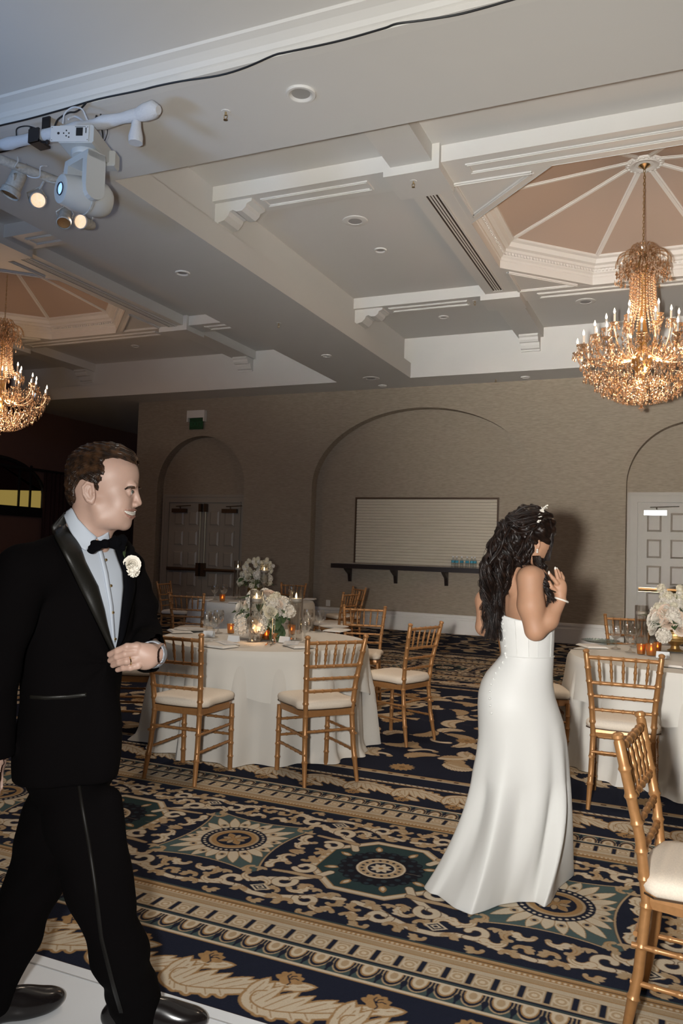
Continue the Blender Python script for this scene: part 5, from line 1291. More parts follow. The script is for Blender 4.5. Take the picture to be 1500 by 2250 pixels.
# ---------------------------------------------------------------- the groom
def build_groom():
    D = 2.34; fr = Frame(D, 180, 1400); L = fr.L
    root = thing('person', 'man in black tuxedo with white boutonniere striding right and smiling', 'person', tuple(at(160, 1880, D))[:2]+(0,))
    RT = bpy.data.objects.new('x', None); bpy.data.objects.remove(RT)
    inv = Matrix.Translation(-root.location)
    def P_(name, parts, mats):
        o = put(name, parts, mats, fr, None); o.data.transform(inv); o.parent = root; return o
    def T_(name, pts, rad, m_, n=8, parent=None):
        o = ltube(fr, pts, rad, m_, name, None, n); o.data.transform(inv); o.parent = parent or root; return o
    up = fr.A@np.array([0, 0, 1.]); fx = _n(np.array([.72, 0, -.69])); lx = _n(np.cross(up, fx)); lx = lx if lx[0] > 0 else -lx   # facing, his-left
    AX = (lx, up, fx)
    # ---- head
    s = D/F_PX
    def H(px, py, dd=0.): return L(px, py, dd)
    def head(P):
        d = ell(P, H(221, 1048), (.104, .097, .076))
        d = smin(d, ell(P, H(247, 1043), (.070, .062, .066)), .03)
        d = smin(d, ell(P, H(256, 1100), (.050, .068, .058)), .03)
        d = smin(d, cone(P, H(291, 1068, -.030), H(291, 1068, .030), .0125, .0125), .012)
        for sg in (-1, 1):
            d = smin(d, ell(P, H(263, 1103, sg*.040), (.024, .026, .018)), .03)
            d = smin(d, chain(P, [H(213, 1112, sg*.056), H(222, 1137, sg*.050), H(270, 1151, sg*.016)], [.018, .018, .016], .012), .025)
            d = smin(d, ell(P, H(245, 1130, sg*.036), (.036, .034, .022)), .035)
        d = smin(d, ell(P, H(274, 1151), (.0165, .016, .020)), .014)
        d = smin(d, ell(P, H(272, 1123), (.0245, .031, .036)), .02)
        d = smin(d, cone(P, H(297, 1077), H(304.5, 1105), .0075, .0095), .010)       # nose
        for sg in (-1, 1): d = smin(d, ell(P, H(298, 1109, sg*.010), (.009, .008, .0085)), .006)
        for sg in (-1, 1):      # eye sockets
            d = smax(d, -ell(P, H(292, 1081, sg*.034), (.014, .010, .015)), .012)
            d = smin(d, ell(P, H(280.5, 1081, sg*.031), (.0125, .0115, .0135)), .004)
            d = smin(d, chain(P, [H(274, 1081, sg*.044), H(284, 1078.2, sg*.039), H(292, 1080, sg*.024)], [.0036, .0052, .0036], .004), .004)
            d = smin(d, chain(P, [H(275, 1083, sg*.043), H(285, 1084.6, sg*.037), H(291, 1083, sg*.024)], [.003, .0038, .003], .004), .005)
        for sg in (-1, 1): d = smax(d, -chain(P, [H(279, 1107, sg*.036), H(270, 1115, sg*.046), H(266, 1126, sg*.050), H(269, 1135, sg*.046)], [.0012, .0020, .0020, .0012], .002), .007)
        # ears
        for sg in (-1, 1):
            z = sg*.078; e = ell(P, H(195, 1083, z), (.0190, .0325, .0080), ((.97, .22, -.22*sg*0), (-.22, .97, 0), (0, 0, 1)))
            e = smax(e, -ell(P, H(199, 1082, z+sg*.008), (.0105, .0200, .0060)), .004)
            e = smin(e, chain(P, [H(206, 1077, z), H(203, 1064, z+sg*.004), H(191, 1060, z+sg*.006), H(182, 1070, z+sg*.007), H(184, 1086, z+sg*.006), H(192, 1099, z+sg*.004), H(202, 1104, z)], [.0035, .004, .0042, .0042, .004, .0045, .005], .003), .003)
            e = smin(e, chain(P, [H(197, 1070, z+sg*.003), H(192, 1080, z+sg*.004), H(196, 1092, z+sg*.003)], [.0025, .003, .0025], .003), .003)
            e = smin(e, ell(P, H(206, 1086, z+sg*.001), (.004, .006, .005)), .003)
            d = smin(d, e, .006)
        d = smin(d, chain(P, [H(203, 1118, .0), H(193, 1160, .0), H(180, 1225, .01)], [.054, .056, .064], .03), .03)
        d = smin(d, cone(P, H(224, 1160, 0), H(214, 1205, 0.0), .022, .03), .03)
        return d
    head0 = head; mp = [(271.5, 1121.5), (275, 1124), (280, 1126.2), (285, 1127.6), (288.5, 1128.4)]
    def on_face(pts): P_s, N_s = march(fr, [a for a, b in pts], [b for a, b in pts], head0, -.25, .1); return [p-n*.0005 for p, n in zip(P_s, N_s)]
    zc0 = H(0, 0, 0)[2]; fl_ = lambda p: np.array([p[0], p[1], 2*zc0-p[2]])
    slot = on_face(mp)+[H(293, 1129, 0)]; upl = on_face([(270.5, 1119.5), (275, 1120.5), (281, 1121), (286, 1121)])+[H(294.2, 1120.5, 0)]; lol = on_face([(270.5, 1122.5), (274, 1127.5), (279, 1132.5), (284, 1135.5)])+[H(290, 1137, 0)]
    both = lambda S_: S_+[fl_(p) for p in S_[-2::-1]]
    slot2, upl2, lol2 = both(slot), both(upl), both(lol); sr = [.0010, .0030, .0042, .0052, .0056, .0062]; ur = [.0012, .0018, .0023, .0028, .0038]; lr = [.0012, .0022, .0030, .0038, .0050]
    def head(P):
        d = head0(P); d = smax(d, -chain(P, slot2, sr+sr[-2::-1], .002), .002)
        d = smin(d, chain(P, upl2, ur+ur[-2::-1], .002), .003); return smin(d, chain(P, lol2, lr+lr[-2::-1], .002), .0035)
    hv, hq = field_mesh(head, [H(137, 965, -.09), H(316, 1235, .09)], .01, .0017, 2)
    # ---- left hand closing the jacket
    def lhand(P):
        z = -.155
        d = ell(P, L(316, 1443, z+.02), (.036, .036, .024), ((1, .12, 0), (-.12, 1, 0), (0, 0, 1)))
        d = smin(d, ell(P, L(300, 1437, z+.006), (.030, .033, .017)), .014)
        d = smin(d, cone(P, L(330, 1440, z+.03), L(352, 1436, z+.09), .029, .030), .02)
        F = [([(300, 1421, 0), (279, 1421, -.013), (258, 1430, -.010), (240, 1438, .004)], .0098), ([(297, 1433, -.004), (275, 1437, -.018), (257, 1443, -.014), (242, 1451, .002)], .0100),
             ([(298, 1449, -.004), (278, 1453, -.017), (262, 1456, -.012), (248, 1462, .002)], .0095), ([(303, 1463, .0), (286, 1467, -.010), (271, 1468, -.006), (258, 1472, .004)], .0085)]
        f = None
        for pts, r_ in F:
            e = chain(P, [L(x, y, z+w) for x, y, w in pts], [r_*1.1, r_*1.04, r_*.95, r_*.80], .003); f = e if f is None else smin(f, e, .0022)
        d = smin(d, f, .006)
        for x, y in ((300, 1421), (296, 1434), (298, 1449), (303, 1463)): d = smin(d, ell(P, L(x, y, z-.006), (.0085, .0085, .006)), .006)
        t = chain(P, [L(322, 1424, z+.035), L(300, 1420, z+.038), L(276, 1436, z+.032), L(258, 1446, z+.022)], [.014, .012, .010, .008], .005)
        return smin(d, t, .006)
    lv, lq = field_mesh(lhand, [L(234, 1408, -.20), L(352, 1480, -.03)], .012, .0019, 1)
    # ---- right hand low at the left edge
    def rhand(P):
        b = L(-12, 1672, -.14); d = cone(P, L(-8, 1640, -.14), b, .030, .030); d = smin(d, ell(P, L(-15, 1700, -.14), (.026, .045, .034)), .02); f = None
        for i in range(4):
            w = -.024+.016*i; e = chain(P, [L(-13, 1718, -.14+w), L(-8, 1742, -.14+w), L(-12, 1764, -.14+w), L(-19, 1778+4*(i in (1, 2)), -.14+w)], [.0105, .010, .0092, .008], .004); f = e if f is None else smin(f, e, .002)
        d = smin(d, f, .005); return smin(d, chain(P, [L(-4, 1688, -.158), L(4, 1708, -.160), L(4, 1728, -.158)], [.013, .011, .0095], .004), .007)
    rv, rq = field_mesh(rhand, [L(-45, 1630, -.20), L(18, 1790, -.08)], .014, .0024, 1)
    # ---- torso, legs under the clothes (one body)
    Ssh = L(58, 1246, -.13); Fsh = L(277, 1246, .16)
    hipc = L(158, 1690, .02)
    KN, KF = L(213, 1960, -.10), L(72, 1935, .12)          # knees
    AN = fr.local(Vector(onz(312, 2244, .0))+Vector((0, 0, .10))); AF = L(20, 2080, .02)
    def under(P):
        d = ell(P, L(172, 1335, .02), (.150, .20, .095), AX); d = smin(d, ell(P, L(158, 1580, .03), (.115, .17, .075), AX), .05)
        d = smin(d, cone(P, L(85, 1240, -.10), L(255, 1240, .12), .045, .045), .04); d = smin(d, cone(P, L(180, 1215, .01), L(172, 1270, .02), .055, .07), .03)
        d = smin(d, chain(P, [L(148, 1680, .0), KN, AN], [.060, .045, .030], .03), .03); d = smin(d, chain(P, [L(170, 1700, .08), KF, AF], [.060, .045, .030], .03), .03)
        d = smin(d, chain(P, [Ssh, L(-2, 1475, -.19), L(-8, 1655, -.14)], [.045, .036, .028], .02), .03)
        return smin(d, chain(P, [Fsh, L(322, 1412, .17), L(345, 1437, -.05)], [.042, .034, .027], .02), .03)
    uv, uq = field_mesh(under, [L(-60, 1180, -.25), L(400, 2260, .35)], .04, .012, 1)
    # face materials: lips by position
    cenq = hv[hq].mean(1)
    def near(c, r): return np.linalg.norm((cenq-np.asarray(c))/np.asarray(r), axis=1) < 1
    lipm = np.zeros(len(hq), int)
    for S_, rr_ in ((upl2, ur+ur[-2::-1]), (lol2, lr+lr[-2::-1])): lipm[chain(cenq, S_, [r_*1.12 for r_ in rr_], .001) < 0] = 1
    body = P_('body', [(hv, hq, lipm), (lv, lq, 0), (rv, rq, 0), (uv, uq, 0)], [M['skin_m'], M['lip']])
    # teeth
    tv = MB(); arc = [p for p in slot2]; arcs = catmull([tuple(p) for p in arc], 6); W3 = lambda v: Vector(np.asarray(v, float)@fr.A)
    dl_ = [0.0]
    for a_, b_ in zip(arcs, arcs[1:]): dl_.append(dl_[-1]+(b_-a_).length)
    nt_ = 14
    for i in range(nt_):
        s_t = dl_[-1]*(.05+.90*(i+.5)/nt_); k = max(j_ for j_ in range(len(dl_)) if dl_[j_] <= s_t); k = min(k, len(arcs)-2); c_ = arcs[k].lerp(arcs[k+1], (s_t-dl_[k])/max(1e-9, dl_[k+1]-dl_[k])); tdir = _n(np.array(arcs[k+1]-arcs[k])*np.array([1, 0, 1])); nd = np.cross(tdir, [0, 1, 0]); nd = nd if nd[0] > 0 or abs(nd[0]) < .05 else -nd
        e_ = abs((i+.5)/nt_-.5)*2; tv.obox(Vector(fr.world(np.array(c_)-nd*.0008+np.array([0, .0008, 0]))), W3(tdir*dl_[-1]*.45/nt_*.96), W3([0, .0050-.0022*e_, 0]), W3(nd*.0018))
    o = tv.obj('teeth', M['teeth'], None, True); o.data.transform(inv); o.parent = root; o['kind'] = 'stuff'
    # eye and brows
    for sg in (-1, 1):
        o = MB().ball(Vector(fr.world(H(283.4, 1081.2, sg*.0325))), .0112, 16, 12).obj('eyeball', M['eye'], None, True); o.data.transform(inv); o.parent = root
        o2 = MB().ball(Vector(fr.world(H(290.2, 1080.8, sg*.0345))), .0048, 10, 8).obj('iris', M['iris'], None, True); o2.data.transform(inv); o2.parent = o
    V, Q = patch(fr, head, [(273, 1074), (281, 1068.5), (289, 1067), (295.5, 1068.5)], [(275, 1076.5), (282, 1073.5), (290, 1072.8), (296, 1073)], 14, 4, .0018, .003, lambda t: .0012*math.sin(PI*t), d0=-.3); P_('eyebrow', [(V, Q, 0)], [M['hair_m']])
    V2 = V.copy(); zc = H(0, 0, 0)[2]; V2[:, 2] = 2*zc-V[:, 2]; P_('eyebrow', [(V2, Q[:, ::-1], 0)], [M['hair_m']])
    # ---- hair: swept-back cap cut along the hairline, with combed ridges
    s_ = s; c0 = H(0, 0)
    facepoly = [(700, 940), (700, 1300), (160, 1300), (158, 1117), (172, 1110), (180, 1098), (179, 1076), (187, 1061), (200, 1056), (214, 1064), (219, 1074), (226, 1086), (233, 1085), (236, 1068), (246, 1052), (250, 1036), (243, 1020), (247, 1012), (262, 1009), (280, 1011), (293, 1017), (303, 1024), (330, 1026)]
    fp = [(H(x, y)[0], H(x, y)[1]) for x, y in facepoly]
    # the outline beyond the forehead keeps the hair; extend around the top right
    fp[0] = (H(330, 1000)[0], H(330, 1000)[1]); fp[1] = tuple(H(330, 1300)[:2])
    def hair(P):
        d = ell(P, H(220, 1046), (.1085, .1000, .0835)); d = smin(d, ell(P, H(252, 1022), (.066, .055, .068)), .03); d = smin(d, ell(P, H(183, 1080), (.048, .055, .070)), .02)
        u, v, w = P[:, 0]-c0[0], P[:, 1], P[:, 2]-zc
        pu = P[:, 0]/s_; pv = P[:, 1]/s_
        ph = (pv*.75+pu*.22)*.55+6*np.sin(pu*.028)+w*190
        d = d-.0016*np.sin(ph)-.0011*np.sin(ph*2.3+1.3)-.0010*np.sin(pu*.35+pv*.2)
        m_ = poly2(P[:, 0], P[:, 1], fp)
        d = smax(d, -m_, .008)
        return smax(d, -(head(P)-.0), .004)
    V, Q = field_mesh(hair, [H(134, 962, -.1), H(312, 1122, .1)], .01, .0023, 0)
    P_('hair', [(V, Q, 0)], [M['hair_m']])
    g = random.Random(8); mb = MB(); paths = []
    for i in range(900):      # combed strands following the swept-back flow
        v = g.random(); j = lambda a: g.uniform(-a, a)
        x0 = 300-64*v; y0 = 1017+38*v**1.5; S = Vector((x0+j(3), y0+j(3), 0))
        E_ = Vector((146+10*v+j(4), 1015+88*v+j(10), 0)); c1 = Vector((270-52*v, 988+34*v, 0))+Vector((j(5), j(3), 0)); c2 = Vector((176-4*v, 976+58*v, 0))+Vector((j(8), j(5), 0))
        a, b = sorted((g.uniform(0, .75), g.uniform(.25, 1))); b = max(b, a+.25); P4 = bez(S, c1, c2, E_, 20)
        def pt(t): t = min(1, max(0, t))*20; k = min(19, int(t)); return P4[k].lerp(P4[k+1], t-k)
        paths.append([(pt(a+(b-a)*k/6).x, pt(a+(b-a)*k/6).y) for k in range(7)])
    for i in range(520):      # short side and nape hair
        x = g.uniform(152, 232); y = g.uniform(1040, 1100)
        if x > 190 and y > 1058+(x-190)*.4 or x > 182 and y > 1062: continue
        L_ = g.uniform(10, 22); an = 2.0+g.uniform(-.25, .25) if x > 190 else 1.75+g.uniform(-.2, .2); paths.append([(x+L_*k/6*math.cos(an), y+L_*k/6*math.sin(an)) for k in range(7)])
    fl = np.array(paths).reshape(-1, 2); Pm, N = march(fr, fl[:, 0], fl[:, 1], hair, -.25, .15); Pm = (Pm+N*.0009).reshape(-1, 7, 3); N = N.reshape(-1, 7, 3)
    for P7, N7 in zip(Pm, N):
        if P7[:, 2].max()-zc > .10 or np.abs(np.diff(P7[:, 2])).max() > .03: continue
        r0 = g.uniform(.0007, .0013); mb.tube([Vector(fr.world(p)) for p in P7], [r0*.4, r0, r0, r0, r0, r0*.8, r0*.25], 4, False)
    o = mb.obj('hair_strands', M['hair_m'], None, True); o.data.transform(inv); o.parent = root; o['kind'] = 'stuff'
    # ---- jacket
    hemn = _n(np.array([0, 1., 0]))
    def jacket(P):
        d = cone(P, L(92, 1250, -.11), L(252, 1246, .13), .078, .072)
        d = smin(d, cone(P, L(160, 1205, .0), L(120, 1225, -.05), .060, .055), .05)
        d = smin(d, cone(P, L(185, 1215, .04), L(232, 1228, .10), .050, .048), .05)
        d = smin(d, ell(P, L(172, 1340, .02), (.175, .20, .122), AX), .05)
        d = smin(d, ell(P, L(160, 1470, .01), (.152, .19, .116), AX), .05)
        d = smin(d, ell(P, L(148, 1650, .01), (.158, .27, .132), AX), .05)
        d = smin(d, ell(P, L(207, 1630, -.03), (.075, .22, .085), AX), .04)
        # folds pulled towards the closing hand
        r1 = np.linalg.norm((P-L(246, 1450, -.12))*np.array([1, .9, .6]), axis=1); an = np.arctan2(P[:, 1]-L(246, 1450, 0)[1], P[:, 0]-L(246, 1450, 0)[0])
        d = d-.004*np.sin(an*7+1)*np.exp(-(r1-.09)**2/.006)
        d = smax(d, -half(P, L(150, 1701, 0), (0, 1, 0)), .006)
        # near sleeve
        a1 = chain(P, [L(52, 1256, -.15), L(14, 1360, -.19), L(-16, 1478, -.20), L(-10, 1660, -.14)], [.078, .070, .064, .050], .03)
        a1 = smax(a1, -half(P, L(-10, 1662, -.14), (0, 1, 0)), .006)
        d = smin(d, a1, .018)
        a2 = chain(P, [L(272, 1256, .15), L(297, 1330, .18), L(312, 1410, .17), L(326, 1434, .0), L(332, 1438, -.085)], [.068, .062, .060, .054, .045], .03)
        a2 = smax(a2, -half(P, L(328, 1438, -.088), (.25, 0, 1)), .004)
        fold = .003*np.sin((P[:, 1])*95+P[:, 0]*40)
        a2 = a2-fold
        return smin(d, a2, .016)
    V, Q = field_mesh(jacket, [L(-95, 1165, -.33), L(375, 1715, .32)], .03, .0058, 1)
    P_('jacket', [(V, Q, 0)], [M['suit']])
    # ---- trousers
    fx_near = [L(150, 1690, -.0), L(178, 1800, -.06), L(213, 1940, -.10), L(262, 2090, -.08), fr.local(Vector(onz(312, 2244, .02)))]
    t2 = Vector(onz(138, 2208, .022)); h2 = t2+(Vector(onz(-60, 2262, .022))-t2).normalized()*.30; ank2 = h2.lerp(t2, .26); ank2.z = .11
    far = [L(165, 1700, .09), L(118, 1820, .11), L(74, 1940, .10), L(38, 2040, .04), fr.local(ank2)]
    cutn = fr.local(Vector(onz(312, 2244, .0))+Vector((0, 0, .014)))
    def trousers(P):
        d = ell(P, L(152, 1680, .03), (.135, .12, .100), AX)
        a = chain(P, fx_near, [.088, .094, .080, .070, .078], .05)
        a = smin(a, cone(P, L(236, 1760, -.10), L(262, 1990, -.10), .040, .030), .05)
        b = chain(P, far, [.105, .098, .078, .068, .074], .05)
        y = P[:, 1]; x = P[:, 0]; a = a-.0028*np.sin(y*48+x*30)*np.clip((L(0, 1850)[1]-y)*3, 0, 1)-.0015*np.sin(y*90-x*70)*np.clip((L(0, 2000)[1]-y)*3, 0, 1); b = b-.004*np.sin(y*52-x*40+1)
        a = smax(a, -half(P, cutn, up), .004); b = smax(b, -half(P, far[-1]-up*.05, up), .004)
        d = smin(d, smin(a, b, .02), .05)
        return d
    V, Q = field_mesh(trousers, [L(-110, 1600, -.28), fr.local(Vector(onz(420, 2248, 0.)))-np.array([0, .02, 0]), L(330, 1700, .34)], .03, .0065, 1)
    P_('trousers', [(V, Q, 0)], [M['suit']])
    V, Q = patch(fr, trousers, [(167, 1700), (174, 1760), (190, 1850), (203, 1935), (218, 2060), (243, 2160), (262, 2225)], [(175, 1700), (182, 1760), (199, 1850), (212, 1935), (227, 2060), (252, 2160), (271, 2225)], 60, 3, .002, .004); P_('trouser_stripe', [(V, Q, 0)], [M['stripe']])
    # ---- shirt, lapels, bow tie
    V, Q = patch(fr, jacket, [(146, 1128), (158, 1170), (180, 1235), (205, 1300), (222, 1370), (238, 1415), (245, 1432)], [(238, 1172), (250, 1215), (266, 1258), (268, 1290), (262, 1350), (256, 1400), (249, 1432)], 60, 16, .007, .006); P_('shirt_front', [(V, Q, 0)], [M['shirt']])
    V, Q = patch(fr, jacket, [(208, 1195), (224, 1260), (236, 1330), (243, 1410)], [(216, 1194), (233, 1260), (244, 1330), (248, 1410)], 40, 3, .010, .003); P_('button_placket', [(V, Q, 0)], [M['shirt']])
    for (x, y) in ((227, 1233), (238, 1288), (242, 1345), (246, 1403)):
        Pm, N = march(fr, [x], [y], jacket); o = MB().ball(Vector(fr.world(Pm[0]+N[0]*.012)), (.0045, .003, .0045), 8, 6).obj('shirt_stud', M['gold'], None, True); o.data.transform(inv); o.parent = root
    V, Q = patch(fr, jacket, [(140, 1130), (113, 1158), (120, 1185), (150, 1245), (188, 1322), (212, 1372), (240, 1432)], [(146, 1128), (162, 1172), (184, 1235), (212, 1288), (226, 1340), (236, 1395), (246, 1434)], 70, 9, .010, .009, lambda t: .009*math.sin(PI*min(1, t*1.02))**.6*.9); P_('lapel', [(V, Q, 0)], [M['satin']])
    V, Q = patch(fr, jacket, [(240, 1175), (252, 1215), (266, 1258), (268, 1295), (262, 1350), (256, 1400), (249, 1434)], [(272, 1180), (290, 1210), (294, 1245), (289, 1300), (277, 1350), (266, 1400), (253, 1436)], 70, 8, .011, .009, lambda t: .008*math.sin(PI*t)**.6); P_('lapel', [(V, Q, 0)], [M['velvet']])
    def neckf(P): return smin(chain(P, [H(203, 1118, .0), H(196, 1150, .0), H(184, 1225, .01)], [.056, .060, .078], .03), jacket(P), .02)
    V, Q = patch(fr, neckf, [(146, 1128), (160, 1117), (172, 1140), (196, 1166), (212, 1180)], [(148, 1136), (152, 1150), (163, 1178), (178, 1207), (187, 1211)], 24, 8, .006, .005, lambda t: .004*t); P_('shirt_collar', [(V, Q, 0)], [M['shirt']])
    V, Q = patch(fr, neckf, [(212, 1181), (224, 1176), (236, 1168)], [(222, 1196), (230, 1196), (239, 1190)], 12, 6, .005, .004); P_('shirt_collar', [(V, Q, 0)], [M['shirt']])
    z = -.115
    def bow(P):
        k = L(231, 1195, z); d = ell(P, k, (.012, .014, .011))
        for (tx, ty, dz, w) in ((206, 1197, .0, .016), (192, 1207, .0, .0125), (199, 1212, .004, .009), (252, 1192, .03, .018), (268, 1186, .05, .016), (266, 1202, .05, .014)):
            e = cone(P, k, L(tx, ty, z+dz), .006, w); e = smax(e, np.abs((P-k)@_n(np.array([.35, 0, 1])) )-.010, .006) if tx < 231 else e; d = smin(d, e, .004)
        return d-.0007*np.sin(P[:, 1]*420+P[:, 0]*120)
    V, Q = field_mesh(bow, [L(180, 1178, z-.03), L(280, 1222, z+.08)], .008, .0018, 2); P_('bow_tie', [(V, Q, 0)], [M['velvet']])
    # cuff, ring, watch-dark sleeve button
    def cuff(P):
        d = cone(P, L(332, 1438, -.085), L(336, 1438, -.05), .0385, .040); d = smax(d, -half(P, L(331, 1438, -.097), (.25, 0, 1)), .003); return smax(d, -cone(P, L(328, 1438, -.15), L(338, 1438, 0), .0335, .034), .002)
    V, Q = field_mesh(cuff, [L(300, 1405, -.14), L(366, 1472, -.02)], .01, .0028, 1); P_('shirt_cuff', [(V, Q, 0)], [M['shirt']])
    o = MB(); c_ = L(284, 1455.5, -.155-.0145); ax_ = _n(L(278, 1453, -.172)-L(298, 1449, -.159)); u_ = _n(np.cross(ax_, [0, 0, 1])); w_ = np.cross(ax_, u_)
    ring_p = [Vector(fr.world(L(285, 1452, -.1675)+(u_*math.cos(q)+w_*math.sin(q))*.0112)) for q in [2*PI*i/20 for i in range(21)]]; o = MB().tube(ring_p, .0018, 6, False).obj('wedding_ring', M['gold'], None, True); o.data.transform(inv); o.parent = root
    for (x, y) in ((347, 1427), (340, 1462), (327, 1464)):
        Pm, N = march(fr, [x-3], [y], jacket); o = MB().ball(Vector(fr.world(Pm[0]+N[0]*.003)), .0055, 8, 6).obj('sleeve_button', M['satin'], None, True); o.data.transform(inv); o.parent = root
    V, Q = patch(fr, jacket, [(65, 1527), (100, 1529), (150, 1527), (190, 1522)], [(66, 1535), (100, 1537), (150, 1535), (190, 1530)], 30, 3, .003, .004); P_('pocket_flap', [(V, Q, 0)], [M['satin']])
    # shoes on the floor: planted by world coordinates
    def shoe(heel, toe, tilt=0.0):
        h = np.array(heel, float); t = np.array(toe, float); d = t-h; Ls = np.linalg.norm(d[:2]); fw = np.array([d[0], d[1], 0])/Ls; sd = np.array([-fw[1], fw[0], 0]); upw = np.array([0, 0, 1.])
        def f(Pl):
            Pw = fr.world(Pl)-h; x = Pw@fw; y = Pw@sd; z_ = Pw@upw-tilt*np.clip(x-Ls*.5, -1, 1)*0
            Q3 = np.stack([x, y, z_], 1)
            e = ell(Q3, (Ls*.72, 0, .030), (Ls*.30, .046, .042)); e = smin(e, ell(Q3, (Ls*.2, 0, .040), (Ls*.24, .036, .050)), .03); e = smin(e, ell(Q3, (Ls*.48, 0, .05), (Ls*.28, .034, .045)), .03)
            e = smin(e, cone(Q3, np.array([Ls*.16, 0, .07]), np.array([Ls*.15, 0, .11]), .034, .04), .02)
            return smax(e, -(z_-.001), .003)
        pts = [fr.local(h+fw*a+sd*b+upw*c) for a in (-.06, Ls+.06) for b in (-.07, .07) for c in (0, .17)]
        return field_mesh(f, pts, .01, .0042, 1)
    t1 = Vector(onz(452, 2262, .022)); h1 = t1+(Vector(onz(330, 2262, .022))-t1).normalized()*.30
    V, Q = shoe((h1.x, h1.y, .022), (t1.x, t1.y, .022)); P_('shoe', [(V, Q, 0)], [M['shoe']])
    V, Q = shoe((h2.x, h2.y, .022), (t2.x, t2.y, .022)); P_('shoe', [(V, Q, 0)], [M['shoe']])
    # boutonniere pinned to the far lapel
    c_ = fr.world(L(290, 1240, .035)); bt = thing('boutonniere', 'white ranunculus boutonniere pinned on the groom\'s lapel', 'boutonniere', tuple(c_))
    fl = link('flower', rose_mesh(.026, M['petal_w']), bt); fl.rotation_euler = (Vector(CR)*.5-CF*.9+CU*.1).to_track_quat('Z', 'Y').to_euler(); fl.scale = (.85, .85, .85)
    fl = link('flower', FM['sw'], bt); fl.scale = (.48, .48, .48); fl.location = -CU*.018+CR*.004
    for (a, b, c, k) in ((-.018, .02, -.012, 0), (-.015, -.005, -.016, 1)):
        lf = link('leaf', LM[k], bt); lf.location = CR*a+CU*b+CF*c; lf.rotation_euler = (-CU*(-.9 if k == 0 else -.1)+CR*(.25 if k == 0 else .9)).to_track_quat('X', 'Z').to_euler(); lf.scale = (.42, .42, .42)
    MB().tube([Vector((0, 0, 0)), CU*-.03-CR*.012, CU*-.052-CR*.014], [.004, .004, .003], 6).obj('stem', mat('ribbon_stem', (.12, .06, .04), .6), bt, True)
    return root
groom = build_groom()

